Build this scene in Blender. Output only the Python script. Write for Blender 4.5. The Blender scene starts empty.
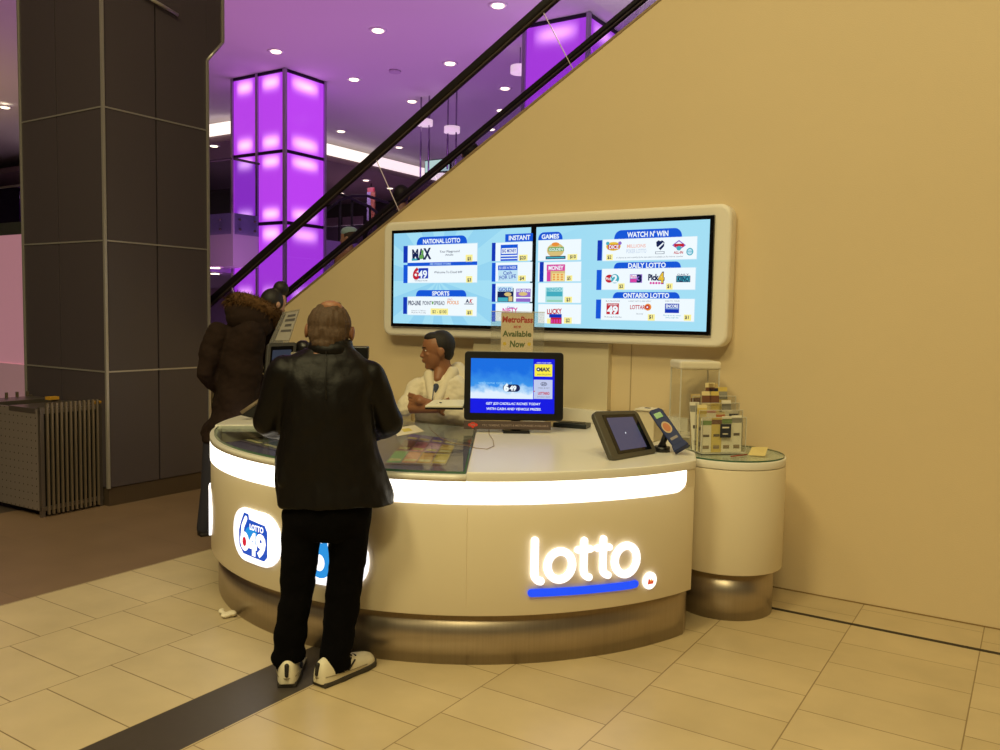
import bpy, bmesh, math, random
from mathutils import Vector, Matrix
random.seed(7)
S = bpy.context.scene
COL = S.collection
R = math.radians
# ------------------------------------------------------------------ camera
F, YAW, PITCH, ROLL, CH = 839.0, R(-32.74), R(-4.12), R(1.07), 1.62
fw = Vector((math.sin(YAW)*math.cos(PITCH), math.cos(YAW)*math.cos(PITCH), math.sin(PITCH)))
r0 = Vector((math.cos(YAW), -math.sin(YAW), 0)); u0 = r0.cross(fw)
cr = math.cos(ROLL)*r0 + math.sin(ROLL)*u0
cu = -math.sin(ROLL)*r0 + math.cos(ROLL)*u0
cam = bpy.data.cameras.new('camera'); camo = bpy.data.objects.new('camera', cam); COL.objects.link(camo)
m = Matrix((cr, cu, -fw)).transposed().to_4x4(); m.translation = Vector((0, 0, CH)); camo.matrix_world = m
cam.sensor_width = 36; cam.sensor_fit = 'HORIZONTAL'; cam.lens = F/1000*36; cam.clip_end = 200; cam.clip_start = .05
S.camera = camo
# ------------------------------------------------------------------ world, exposure
S.view_settings.view_transform = 'Standard'; S.view_settings.look = 'None'
S.view_settings.exposure = 0.0; S.view_settings.gamma = 1.0; S.view_settings.use_curve_mapping = False
w = bpy.data.worlds.new('world'); S.world = w; w.use_nodes = True
w.node_tree.nodes['Background'].inputs[0].default_value = (1.0, .72, .5, 1)
w.node_tree.nodes['Background'].inputs[1].default_value = 0.045
# ------------------------------------------------------------------ big lights (recessed ceiling panels of the hall, hidden fills added behind the escalator)
WARM = (1.0, .86, .44)
def area(name, loc, size, power, color, up=False, rot=None, spread=None):
    L = bpy.data.lights.new(name, 'AREA'); L.shape = 'RECTANGLE'; L.size, L.size_y = size; L.energy = power; L.color = color
    if spread: L.spread = R(spread)
    o = bpy.data.objects.new(name, L); COL.objects.link(o); o.location = loc
    if rot: o.rotation_euler = rot
    elif up: o.rotation_euler = (math.pi, 0, 0)
    return o
for (x, y, p) in [(-1.2, .8, 84), (1.6, .6, 84), (-2.2, -2.4, 300), (1.2, -3.0, 310), (-4.6, .6, 62)]:
    area('hall_ceiling_lamp', (x, y, 7.6), (1.6, 1.6), p, WARM)
for (x, y, p, c) in [(-14, 12, 135, (1.0, .36, .95)), (-12.5, 19, 110, (.75, .34, 1.0)), (-7, 13, 95, (.85, .38, 1.0)), (-19, 26, 160, (.75, .42, .9)), (-27, 9, 210, (1.0, .66, .34)), (-24, 31, 160, (1.0, .6, .8))]:
    area('added_wash_fill', (x, y, .6), (3, 3), p, c, up=True)  # added upward fills without fixtures, they tint and brighten the far ceiling
for (x, y, z, p, c) in [(-25, 27, 7.1, 150, (1.0, .66, .85)), (-31, 22, 2.55, 120, (.95, .62, 1.0)), (-31, 17, 6.9, 60, (1.0, .7, .7))]:
    area('added_beyond_fill', (x, y, z), (3, 3), p, c)  # added downward fills that lift the dark shop fronts and walls beyond
area('added_soffit_fill', (-6.1, 14.6, 5.6), (1.2, 1.2), 55, (1.0, .93, .85), up=True)  # unseen light added behind the wall to whiten the soffit
# ------------------------------------------------------------------ helpers
def ray(px, py): return fw + (px-500)/F*cr - (py-375)/F*cu
O = Vector((0, 0, CH))
def on_z(px, py, z):
    d = ray(px, py); return O + d*((z-CH)/d.z)
def on_y(px, py, y):
    d = ray(px, py); return O + d*(y/d.y)
def near(px, py, base, dd=0.0):            # point on the upright plane through base square to the line of sight, dd metres behind it
    n = Vector((base[0], base[1], 0)).normalized(); c = n.x*base[0]+n.y*base[1]+dd
    d = ray(px, py); return O + d*(c/(n.x*d.x+n.y*d.y))
def lin(c):
    return tuple((v/12.92 if v <= .04045 else ((v+.055)/1.055)**2.4) for v in [q/255 for q in c])
MATS = {}
def mat(name, rgb=(200,200,200), rough=.5, metal=0, emit=None, es=1.0, noise=None, bump=None, coat=0, spec=.5, sheen=0):
    if name in MATS: return MATS[name]
    M = bpy.data.materials.new(name); M.use_nodes = True; nt = M.node_tree; b = nt.nodes['Principled BSDF']
    c = lin(rgb); b.inputs['Base Color'].default_value = (*c, 1); b.inputs['Roughness'].default_value = rough
    b.inputs['Metallic'].default_value = metal; b.inputs['Coat Weight'].default_value = coat
    b.inputs['Specular IOR Level'].default_value = spec; b.inputs['Sheen Weight'].default_value = sheen
    if emit is not None:
        b.inputs['Emission Color'].default_value = (*lin(emit), 1); b.inputs['Emission Strength'].default_value = es
    if noise:                              # (scale, amount[, stretch])
        tc = nt.nodes.new('ShaderNodeTexCoord'); mp = nt.nodes.new('ShaderNodeMapping'); n = nt.nodes.new('ShaderNodeTexNoise')
        n.inputs['Scale'].default_value = noise[0]; n.inputs['Detail'].default_value = 5
        if len(noise) > 2: mp.inputs['Scale'].default_value = noise[2]
        nt.links.new(tc.outputs['Object'], mp.inputs[0]); nt.links.new(mp.outputs[0], n.inputs[0])
        r = nt.nodes.new('ShaderNodeMixRGB'); r.blend_type = 'MIX'
        a = noise[1]; r.inputs[1].default_value = (*[v*(1-a) for v in c], 1); r.inputs[2].default_value = (*[min(1, v*(1+a)) for v in c], 1)
        nt.links.new(n.outputs['Fac'], r.inputs[0]); nt.links.new(r.outputs[0], b.inputs['Base Color'])
    if bump:                               # (scale, strength, distance)
        tc = nt.nodes.new('ShaderNodeTexCoord'); n = nt.nodes.new('ShaderNodeTexNoise'); n.inputs['Scale'].default_value = bump[0]; n.inputs['Detail'].default_value = 4
        bp = nt.nodes.new('ShaderNodeBump'); bp.inputs['Strength'].default_value = bump[1]; bp.inputs['Distance'].default_value = bump[2]
        nt.links.new(tc.outputs['Object'], n.inputs[0]); nt.links.new(n.outputs['Fac'], bp.inputs['Height']); nt.links.new(bp.outputs[0], b.inputs['Normal'])
    MATS[name] = M; return M
def glassmat(name, tint=(235,240,238), gloss=.12, rough=.02, haze=0.0, hazec=(200,200,200)):
    if name in MATS: return MATS[name]
    M = bpy.data.materials.new(name); M.use_nodes = True; nt = M.node_tree; nt.nodes.clear()
    o = nt.nodes.new('ShaderNodeOutputMaterial'); t = nt.nodes.new('ShaderNodeBsdfTransparent'); g = nt.nodes.new('ShaderNodeBsdfGlossy')
    t.inputs[0].default_value = (*lin(tint), 1); g.inputs['Roughness'].default_value = rough
    lw = nt.nodes.new('ShaderNodeLayerWeight'); lw.inputs[0].default_value = .5
    pw_ = nt.nodes.new('ShaderNodeMath'); pw_.operation = 'POWER'; nt.links.new(lw.outputs['Facing'], pw_.inputs[0]); pw_.inputs[1].default_value = 4.5
    fr = nt.nodes.new('ShaderNodeMath'); fr.operation = 'MULTIPLY_ADD'; nt.links.new(pw_.outputs[0], fr.inputs[0]); fr.inputs[1].default_value = .45; fr.inputs[2].default_value = .02+gloss*.1
    mx = nt.nodes.new('ShaderNodeMixShader'); nt.links.new(fr.outputs[0], mx.inputs[0]); nt.links.new(t.outputs[0], mx.inputs[1]); nt.links.new(g.outputs[0], mx.inputs[2])
    last = mx
    if haze:
        d = nt.nodes.new('ShaderNodeBsdfDiffuse'); d.inputs[0].default_value = (*lin(hazec), 1)
        m2 = nt.nodes.new('ShaderNodeMixShader'); m2.inputs[0].default_value = haze
        nt.links.new(mx.outputs[0], m2.inputs[1]); nt.links.new(d.outputs[0], m2.inputs[2]); last = m2
    nt.links.new(last.outputs[0], o.inputs[0]); MATS[name] = M; return M
def wpos(o):
    v = Vector((0, 0, 0))
    while o: v += o.location; o = o.parent
    return v
def tag(o, label=None, cat=None, group=None, kind=None):
    if label: o['label'] = label
    if cat: o['category'] = cat
    if group: o['group'] = group
    if kind: o['kind'] = kind
    return o
def thing(name, label, cat, loc=(0, 0, 0), group=None):
    o = bpy.data.objects.new(name, None); COL.objects.link(o); o.location = loc; o.empty_display_size = .1
    return tag(o, label, cat, group)
def yawm(a): return Matrix.Rotation(a, 3, 'Z')
class MB:
    def __init__(s): s.v = []; s.f = []; s.m = []; s.mats = []; s.fl = set()
    def mi(s, mt):
        if mt not in s.mats: s.mats.append(mt)
        return s.mats.index(mt)
    def add(s, vs, fs, mt, smooth=False):
        k = len(s.v); i = s.mi(mt); s.v += [Vector(p) for p in vs]
        for f in fs:
            if smooth: s.fl.add(len(s.f))
            s.f.append([q+k for q in f]); s.m.append(i)
        return s
    def box(s, c, d, mt, rot=None):
        h = [q/2 for q in d]; vs = []
        for x in (-1, 1):
            for y in (-1, 1):
                for z in (-1, 1):
                    p = Vector((x*h[0], y*h[1], z*h[2]))
                    if rot: p = rot @ p
                    vs.append(p+Vector(c))
        return s.add(vs, [(0,1,3,2),(4,6,7,5),(0,4,5,1),(2,3,7,6),(0,2,6,4),(1,5,7,3)], mt)
    def prism(s, poly, z0, z1, mt, fr=None, smooth=False):     # poly ccw in (x, y); fr maps (x, y, z) -> world
        n = len(poly); fr = fr or (lambda x, y, z: Vector((x, y, z)))
        vs = [fr(x, y, z0) for x, y in poly]+[fr(x, y, z1) for x, y in poly]
        s.add(vs, [list(range(n))[::-1], list(range(n, 2*n))], mt)
        return s.add(vs, [(i, (i+1) % n, n+(i+1) % n, n+i) for i in range(n)], mt, smooth)
    def rings(s, rs, mt, cap=True, smooth=True, close=True):   # list of rings of points
        n = len(rs[0]); vs = [p for r in rs for p in r]; fs = []
        for j in range(len(rs)-1):
            for i in range(n if close else n-1):
                a, b = j*n+i, j*n+(i+1) % n; fs.append((a, b, b+n, a+n))
        if cap: s.add([p for p in rs[0]], [list(range(n))[::-1]], mt); s.add([p for p in rs[-1]], [list(range(n))], mt)
        return s.add(vs, fs, mt, smooth)
    def tube(s, path, r, mt, n=10, cap=True):
        path = [Vector(p) for p in path]; rs = []; N = len(path); rr = r if isinstance(r, (list, tuple)) else [r]*N
        up = Vector((0, 0, 1))
        for i, p in enumerate(path):
            t = (path[min(i+1, N-1)]-path[max(i-1, 0)]).normalized()
            if abs(t.dot(up)) > .95: up = Vector((1, .3, 0)).normalized()
            a = t.cross(up).normalized(); b = a.cross(t).normalized(); up = b
            rs.append([p+a*math.cos(2*math.pi*k/n)*rr[i]+b*math.sin(2*math.pi*k/n)*rr[i] for k in range(n)])
        return s.rings(rs, mt, cap)
    def cyl(s, c, r, z0, z1, mt, n=32, smooth=True):
        return s.rings([[Vector((c[0]+r*math.cos(2*math.pi*k/n), c[1]+r*math.sin(2*math.pi*k/n), z)) for k in range(n)] for z in (z0, z1)], mt, True, smooth)
    def ell(s, c, rad, mt, rot=None, n=16, mm=10):
        rs = []
        for j in range(1, mm):
            ph = math.pi*j/mm; ring = []
            for k in range(n):
                a = 2*math.pi*k/n; p = Vector((rad[0]*math.sin(ph)*math.cos(a), rad[1]*math.sin(ph)*math.sin(a), -rad[2]*math.cos(ph)))
                if rot: p = rot @ p
                ring.append(p+Vector(c))
            rs.append(ring)
        return s.rings(rs, mt, True, True)
    def capsule(s, a, b, ra, rb, mt, n=14):
        a, b = Vector(a), Vector(b); d = b-a; L = d.length
        if L < 1e-6: return s.ell(a, (ra,)*3, mt)
        t = d/L; up = Vector((0, 0, 1)) if abs(t.z) < .9 else Vector((1, 0, 0)); x = t.cross(up).normalized(); y = t.cross(x)
        rs = []
        for (c, r, sg, seq) in ((a, ra, -1, (80, 60, 40, 20, 0)), (b, rb, 1, (0, 20, 40, 60, 80))):
            for q in seq:
                cc = c+t*sg*r*math.sin(R(q)); q2 = r*math.cos(R(q))
                rs.append([cc+x*q2*math.cos(2*math.pi*k/n)+y*q2*math.sin(2*math.pi*k/n) for k in range(n)])
        return s.rings(rs, mt, True, True)
    def build(s, name, parent=None, bev=0, seg=2, kind=None, label=None, group=None, cat=None):
        me = bpy.data.meshes.new(name); o = bpy.data.objects.new(name, me); off = wpos(parent)
        base = Vector((0, 0, 0))
        if parent is None and s.v:
            base = Vector((sum(p.x for p in s.v)/len(s.v), sum(p.y for p in s.v)/len(s.v), min(p.z for p in s.v)))
        me.from_pydata([tuple(p-off-base) for p in s.v], [], s.f)
        for mt in s.mats: me.materials.append(mt)
        me.polygons.foreach_set('material_index', s.m)
        me.polygons.foreach_set('use_smooth', [i in s.fl for i in range(len(s.f))])
        bm = bmesh.new(); bm.from_mesh(me)
        if s.fl or bev: bmesh.ops.remove_doubles(bm, verts=bm.verts, dist=1e-5)
        bm.to_mesh(me); bm.free(); me.update()
        COL.objects.link(o); o.parent = parent; o.location = base
        if bev:
            b = o.modifiers.new('bevel', 'BEVEL'); b.width = bev; b.segments = seg; b.limit_method = 'ANGLE'; b.angle_limit = R(40)
        return tag(o, label, cat, group, kind)
    def fuse(s, name, parent=None, voxel=.008, sm=4, wr=(), **k):   # one continuous skin out of overlapping closed volumes
        t = s.build('tmp', None); t.modifiers.clear(); base = t.location.copy()
        r = t.modifiers.new('r', 'REMESH'); r.mode = 'VOXEL'; r.voxel_size = voxel; r.use_smooth_shade = True
        q = t.modifiers.new('s', 'SMOOTH'); q.factor = .5; q.iterations = sm
        bpy.context.view_layer.update(); dg = bpy.context.evaluated_depsgraph_get()
        me = bpy.data.meshes.new_from_object(t.evaluated_get(dg)); bpy.data.objects.remove(t)
        if wr:
            from mathutils import noise
            nr = [v.normal.copy() for v in me.vertices]
            for v, n_ in zip(me.vertices, nr):
                d_ = sum(a_*noise.noise(Vector((v.co.x*sx_, v.co.y*sx_, v.co.z*sz_))) for sx_, sz_, a_ in wr); v.co = v.co+n_*d_
        me.materials.clear(); [me.materials.append(x) for x in s.mats[:1]]
        me.polygons.foreach_set('material_index', [0]*len(me.polygons))
        off = base-wpos(parent) if parent else Vector((0, 0, 0))
        me.transform(Matrix.Translation(off)); me.name = name
        o = bpy.data.objects.new(name, me); COL.objects.link(o); o.parent = parent
        if not parent: o.location = base
        return tag(o, k.get('label'), k.get('cat'), k.get('group'), k.get('kind'))
def copy_tree(o, parent=None):
    c = o.copy(); COL.objects.link(c); c.parent = parent
    for ch in list(o.children): copy_tree(ch, c)
    return c
def text2d(txt, h=1.0, off=0.0, shear=0.0, align='CENTER', wid=None):
    cu_ = bpy.data.curves.new('t', 'FONT'); cu_.body = txt; cu_.size = 1; cu_.offset = off; cu_.shear = shear; cu_.align_x = align; cu_.resolution_u = 3
    o = bpy.data.objects.new('t', cu_); COL.objects.link(o); bpy.context.view_layer.update()
    me = bpy.data.meshes.new_from_object(o.evaluated_get(bpy.context.evaluated_depsgraph_get()))
    vs = [(v.co.x, v.co.y) for v in me.vertices]; fs = [list(p.vertices) for p in me.polygons]
    bpy.data.objects.remove(o); bpy.data.curves.remove(cu_); bpy.data.meshes.remove(me)
    sc = h/.70
    if wid and vs:
        W = max(v[0] for v in vs)-min(v[0] for v in vs); sx = wid/W
    else: sx = sc
    return [(x*sx, y*sc) for x, y in vs], fs
def split_build(mb, name, parent, **k):      # every separate piece of mb becomes an object of its own
    par = list(range(len(mb.v)))
    def fd(a):
        while par[a] != a: par[a] = par[par[a]]; a = par[a]
        return a
    seen = {}
    for i_, v in enumerate(mb.v):
        q = (round(v.x, 5), round(v.y, 5), round(v.z, 5))
        if q in seen: par[fd(i_)] = fd(seen[q])
        else: seen[q] = i_
    for f in mb.f:
        for a in f[1:]: par[fd(a)] = fd(f[0])
    grp = {}
    for fi, f in enumerate(mb.f): grp.setdefault(fd(f[0]), []).append(fi)
    for fis in grp.values():
        m2 = MB()
        for fi in fis: m2.add([mb.v[a] for a in mb.f[fi]], [list(range(len(mb.f[fi])))], mb.mats[mb.m[fi]], fi in mb.fl)
        kk = dict(k); kk.setdefault('bev', 0); o_ = m2.build(name, parent, **kk)
        b_ = bmesh.new(); b_.from_mesh(o_.data); bmesh.ops.remove_doubles(b_, verts=b_.verts, dist=1e-5); b_.to_mesh(o_.data); b_.free()
class Print:                                # flat graphics laid on a surface, all one mesh; fr(u, v, layer) -> world
    def __init__(s, fr): s.b = MB(); s.fr = fr; s.k = 0
    curved = False
    def poly(s, pts, mt, lay):
        if not s.curved: s.b.add([s.fr(u, v, lay) for u, v in pts], [list(range(len(pts)))], mt); return
        def clip(pl, c, sg):
            out = []
            for a, b in zip(pl, pl[1:]+pl[:1]):
                ia, ib = (a[0]-c)*sg >= 0, (b[0]-c)*sg >= 0
                if ia: out.append(a)
                if ia != ib: t = (c-a[0])/(b[0]-a[0]); out.append((c, a[1]+(b[1]-a[1])*t))
            return out
        lo_, hi_ = min(p[0] for p in pts), max(p[0] for p in pts); n_ = max(1, int((hi_-lo_)/.02)+1)
        for k in range(n_):
            q = clip(clip(list(pts), lo_+(hi_-lo_)*k/n_, 1), lo_+(hi_-lo_)*(k+1)/n_, -1)
            if len(q) > 2: s.b.add([s.fr(u, v, lay) for u, v in q], [list(range(len(q)))], mt)
    def rect(s, u0_, v0, u1, v1, mt, lay): s.poly([(u0_, v0), (u1, v0), (u1, v1), (u0_, v1)], mt, lay)
    def disc(s, u, v, r, mt, lay, ry=None, n=20): s.poly([(u+r*math.cos(2*math.pi*k/n), v+(ry or r)*math.sin(2*math.pi*k/n)) for k in range(n)], mt, lay)
    def arch(s, u0_, v0, u1, v1, mt, lay):
        r = (v1-v0)*.9; p = [(u0_, v0), (u1, v0)]
        p += [(u1-r*.9+r*.9*math.cos(R(a)), v1-r+r*math.sin(R(a))) for a in range(0, 91, 15)]
        p += [(u0_+r*.9-r*.9*math.cos(R(a)), v1-r+r*math.sin(R(a))) for a in range(90, -1, -15)]
        s.poly(p, mt, lay)
    def text(s, t, u, v, h, mt, lay, off=0.0, wid=None, rot=0, shear=0):
        vs, fs = text2d(t, h, off, shear, 'CENTER', wid); ca, sa = math.cos(rot), math.sin(rot)
        s.b.add([s.fr(u+x*ca-(y-h/2)*sa, v+x*sa+(y-h/2)*ca, lay) for x, y in vs], fs, mt)
    def stroke(s, pts, wdt, mt, lay, ext=None, n=8):   # round-ended stroke, one hull per segment
        for a, b in zip(pts[:-1], pts[1:]):
            a, b = Vector(a), Vector(b); ang = math.atan2(b.y-a.y, b.x-a.x); r = wdt/2
            hull = [(b.x+r*math.cos(ang-math.pi/2+math.pi*k/n), b.y+r*math.sin(ang-math.pi/2+math.pi*k/n)) for k in range(n+1)]
            hull += [(a.x+r*math.cos(ang+math.pi/2+math.pi*k/n), a.y+r*math.sin(ang+math.pi/2+math.pi*k/n)) for k in range(n+1)]
            if ext: s.b.prism(hull, lay, ext, mt, s.fr)
            else: s.poly(hull, mt, lay)
    def build(s, name, parent, **k): return s.b.build(name, parent, **k)
def brick_floor(name, c1, c2, mortar, bw, rh, origin, offs=.5, rough=.32, msize=.0028):
    M = bpy.data.materials.new(name); M.use_nodes = True; nt = M.node_tree; b = nt.nodes['Principled BSDF']
    g = nt.nodes.new('ShaderNodeNewGeometry'); sep = nt.nodes.new('ShaderNodeSeparateXYZ'); nt.links.new(g.outputs['Position'], sep.inputs[0])
    def sub(o, v):
        q = nt.nodes.new('ShaderNodeMath'); q.operation = 'SUBTRACT'; nt.links.new(o, q.inputs[0]); q.inputs[1].default_value = v; return q.outputs[0]
    cb = nt.nodes.new('ShaderNodeCombineXYZ'); nt.links.new(sub(sep.outputs[1], origin[1]), cb.inputs[0]); nt.links.new(sub(sep.outputs[0], origin[0]), cb.inputs[1])
    bt = nt.nodes.new('ShaderNodeTexBrick'); nt.links.new(cb.outputs[0], bt.inputs[0]); bt.offset = offs; bt.offset_frequency = 2
    bt.inputs['Scale'].default_value = 1; bt.inputs['Brick Width'].default_value = bw; bt.inputs['Row Height'].default_value = rh
    bt.inputs['Mortar Size'].default_value = msize; bt.inputs['Mortar Smooth'].default_value = .1; bt.inputs['Bias'].default_value = 0
    bt.inputs['Color1'].default_value = (*lin(c1), 1); bt.inputs['Color2'].default_value = (*lin(c2), 1); bt.inputs['Mortar'].default_value = (*lin(mortar), 1)
    n = nt.nodes.new('ShaderNodeTexNoise'); n.inputs['Scale'].default_value = 3.0; n.inputs['Detail'].default_value = 8; nt.links.new(g.outputs['Position'], n.inputs[0])
    rp = nt.nodes.new('ShaderNodeMapRange'); rp.inputs[1].default_value = .3; rp.inputs[2].default_value = .7; rp.inputs[3].default_value = .90; rp.inputs[4].default_value = 1.06
    nt.links.new(n.outputs['Fac'], rp.inputs[0])
    mx = nt.nodes.new('ShaderNodeMixRGB'); mx.blend_type = 'MULTIPLY'; mx.inputs[0].default_value = 1; nt.links.new(bt.outputs['Color'], mx.inputs[1]); nt.links.new(rp.outputs[0], mx.inputs[2])
    nt.links.new(mx.outputs[0], b.inputs['Base Color']); b.inputs['Roughness'].default_value = rough
    bp = nt.nodes.new('ShaderNodeBump'); bp.inputs['Strength'].default_value = .3; bp.inputs['Distance'].default_value = .002; bp.invert = True
    nt.links.new(bt.outputs['Fac'], bp.inputs['Height']); nt.links.new(bp.outputs[0], b.inputs['Normal']); return M
def slab(name, x0, y0, x1, y1, z0, z1, mt, kind='structure', parent=None, **k):
    return MB().box(((x0+x1)/2, (y0+y1)/2, (z0+z1)/2), (x1-x0, y1-y0, z1-z0), mt).build(name, parent, kind=kind, **k)
# ------------------------------------------------------------------ materials
WHITE = mat('white_satin', (226, 219, 204), .35)
BODY = mat('kiosk_laminate', (230, 217, 190), .38)
DECK = mat('deck_white', (236, 232, 222), .28)
STEEL = mat('brushed_steel', (178, 164, 146), .36, .85, noise=(6, .12, (18, 18, .6)))
BLACK = mat('black_plastic', (16, 15, 16), .35)
DGREY = mat('dark_grey_plastic', (62, 60, 58), .45)
SILVER = mat('silver_trim', (190, 185, 180), .35, .6)
BLKGLASS = mat('black_gloss', (10, 10, 12), .1)
GLASS = glassmat('clear_glass')
GEDGE = mat('green_glass_edge', (70, 105, 88), .2)
ACR = glassmat('acrylic', (252, 252, 250), .1, .05, .03, (245, 240, 230))
ACRE = mat('acrylic_edge', (215, 212, 200), .25)
BAND = mat('light_band', (255, 255, 255), .4, emit=(255, 247, 232), es=2.6)
LETTER = mat('lit_letter', (255, 255, 255), .4, emit=(250, 248, 255), es=1.25)
def em(name, rgb=None, s=1.0): return mat(name, (0, 0, 0), .3, emit=rgb, es=s)
# ------------------------------------------------------------------ the setting
FL = brick_floor('cream_tiles', (200, 180, 142), (192, 172, 134), (140, 118, 84), .2933*1.0, .6, (-.17-6.0, 3.545-8*.2933), .5)
FL2 = brick_floor('cream_tiles_small', (204, 186, 152), (197, 179, 145), (134, 114, 84), .2933, .587, (-2.88-5.87, 2.171-10*.2933), .5)
FLD = brick_floor('brown_stone', (132, 108, 88), (128, 105, 86), (116, 96, 78), 1.2, 1.2, (-4.65, 0), .5, .35, .003)
FLX = mat('charcoal_strip', (70, 63, 58), .4, noise=(30, .1))
slab('floor', -2.58, -4, 8, 5.11, -.1, 0, FL)
slab('floor_strip', -2.88, -4, -2.58, 5.11, -.1, 0, FLX)
slab('floor_tile_field', -4.65, -4, -2.88, 5.11, -.1, 0, FL2)
slab('floor_brown_field', -6.75, -4, -4.65, 5.4, -.1, 0, FLD)
slab('floor_dark_field', -14, -4, -6.75, 5.4, -.1, 0, mat('dark_floor', (74, 64, 58), .4))
slab('floor_beyond', -42, 5.4, 8, 44, -.1, 0, mat('grey_floor', (120, 108, 104), .35))
slab('floor_far_left', -42, -4, -14, 5.4, -.1, 0, mat('grey_floor'))
slab('trim_floor_slot', -1.2, 4.712, 8, 4.744, -.001, .0015, mat('slot_black', (38, 30, 24), .6))
def wallmat():
    M = mat('wall_vinyl', (222, 200, 160), .55, noise=(1.2, .03), bump=(160, .35, .003)); return M
WALL = wallmat()
def edge_z(x): return 1.841+.5809*(x+5.216)-.012
def rail_z(x): return 1.606+.582*(x+5.637)+.62
XT = -1.0                                   # the escalator reaches the upper floor here
wb = MB()
for wp in ([(-8.38, 0), (-.2, 0), (-.2, edge_z(-.2)), (-8.38, edge_z(-8.38))], [(-.2, 0), (8, 0), (8, 7.95), (-.2, 7.95)]): wb.prism(wp, 5.11, 5.21, WALL, lambda x, z, y: Vector((x, y, z)))
wb.build('wall_back', None, kind='structure')
slab('trim_wall_seam', -1.35, 5.104, 8, 5.111, -.0, .006, mat('grime', (140, 114, 72), .8))
CEIL = mat('ceiling_paint', (226, 220, 224), .8)
slab('ceiling', -42, 5.3, 8, 44, 8.0, 8.15, CEIL)
slab('ceiling_hall', -42, -4, 8, 5.3, 8.0, 8.15, CEIL)
slab('ceiling_soffit_white', -7.88, 5.3, 8, 40, 7.9, 7.998, mat('soffit_white', (226, 226, 218), .7))
# lower ceiling with the lit cove
slab('ceiling_lower', -42, 19.0, -22.8, 44, 7.25, 7.45, mat('lower_ceiling', (150, 128, 128), .8))
COVE = mat('cove_light', (255, 250, 240), .5, emit=(255, 240, 225), es=1.35)
cv = thing('cove_light', 'long white L-shaped cove light glowing along the edge of the lowered ceiling', 'cove light', (-22.8, 19.5, 7.45))
MB().box((-22.78, 25.6, 7.66), (.06, 12.3, .40), COVE).build('light_strip', cv); MB().box((-28, 18.96, 7.66), (10.4, .06, .40), COVE).build('light_strip', cv)
slab('wall_far', -42, 40, 8, 40.3, 0, 8, mat('far_wall', (70, 58, 72), .7))
slab('wall_left', -42, -4, -41.7, 44, 0, 8, mat('far_wall'))
slab('wall_beyond_lower', -40, 28, -20.2, 28.2, 0, 2.65, mat('lavender_wall', (190, 165, 190), .6))
# upper floor on the left and its fascia
slab('floor_upper_level', -41, 13.4, -16.2, 14.15, 2.65, 3.9, mat('fascia_glass_white', (176, 168, 190), .35))
slab('floor_upper_rear', -41, 14.15, -19.4, 40, 2.65, 3.9, mat('fascia_glass_white'))
# ------------------------------------------------------------------ upper level guards
def guard(name, p0, p1, z, label, n, h=1.25):
    t = thing(name, label, 'glass railing', (p0[0], p0[1], z)); p0 = Vector((*p0, 0)); p1 = Vector((*p1, 0)); d = p1-p0; L = d.length; a = math.atan2(d.y, d.x)
    for k in range(n):
        c = p0+d*((k+.5)/n); MB().box((c.x, c.y, z+h/2-.25), (L/n-.03, .02, h+.5), glassmat('guard_glass', (222, 224, 236), .15, .03), yawm(a)).build('glass_panel', t)
        b = MB()
        for q in (-.3, .3):
            for zz in (z-.15, z-.38):
                c2 = c+d.normalized()*q*L/n; nn = Vector((d.y, -d.x, 0)).normalized()
                b.ell(c2+Vector((0, 0, zz))+nn*.02, (.035, .035, .035), DGREY, n=8, mm=6)
        split_build(b, 'bolt', t)
    MB().tube([p0+Vector((0, 0, z+h)), p1+Vector((0, 0, z+h))], .03, DGREY, 8).build('top_rail', t)
guard('glass_railing', (-33, 13.35), (-16.2, 13.35), 3.9, 'bolted glass railing along the upper floor edge left of the lit purple pillar', 9)
guard('glass_railing', (-16.15, 13.4), (-16.15, 14.15), 3.9, 'short glass railing return at the upper floor corner in front of the purple pillar', 1)
guard('glass_railing', (-30.5, 25.95), (-20.6, 25.95), 3.9, 'distant glass railing of the upper floor behind the escalator glass', 5)
# store fronts behind
sf = thing('store_front', 'dark shop front on the upper floor seen through the escalator glass', 'store front', (-29, 33, 3.9))
MB().box((-29.5, 33, 5.57), (14, .3, 3.3), mat('shop_dark', (58, 46, 52), .6)).build('facade', sf)
for i in range(8): MB().box((-35.6+i*1.75, 32.8, 5.3), (1.4, .05, 2.5), mat('shop_grey', (190, 160, 170), .5)).build('shop_panel', sf)
sf2 = thing('store_front', 'dark shop opening with lit shelf behind the glass rail at far left', 'store front', (-33, 24, 3.9))
MB().box((-32.5, 24, 5.3), (7, .3, 2.8), mat('shop_dark')).build('facade', sf2)
MB().box((-30.5, 23.8, 4.75), (2.2, .1, .35), em('shelf_glow', (215, 190, 120), .7)).build('lit_shelf', sf2)
p = near(371, 190, (-21, 31)); _m = MB(); _m.box(p, (.34, .08, .2), em('red_sign', (220, 40, 70), .7)); _m.box(Vector((p.x, p.y, (p.z+.1+7.25)/2)), (.04, .04, max(.05, 7.25-p.z-.1)), DGREY); _m.build('exit_sign', None, label='small red lit sign hanging under the lowered ceiling', cat='sign')
p = near(373, 206, (-20.6, 30))
bn = MB(); bn.box(p, (.22, .05, 1.2), mat('banner_orange', (130, 70, 44), .6)); bn.box(p+Vector((-.22, 0, 0)), (.2, .05, 1.2), mat('banner_white', (120, 112, 150), .6)); bn.box(Vector((p.x-.1, p.y, (3.9+p.z-.6)/2)), (.05, .05, p.z-.6-3.9), DGREY); bn.box(Vector((p.x-.1, p.y, 3.92)), (.5, .4, .04), DGREY); bn.build('banner', None, label='narrow orange and white upright banner on the upper floor', cat='banner')
p = on_y(438, 166, 21.5)
dsn = thing('hanging_screen', 'bright white-green hanging screen seen through the escalator glass', 'screen', p)
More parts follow.
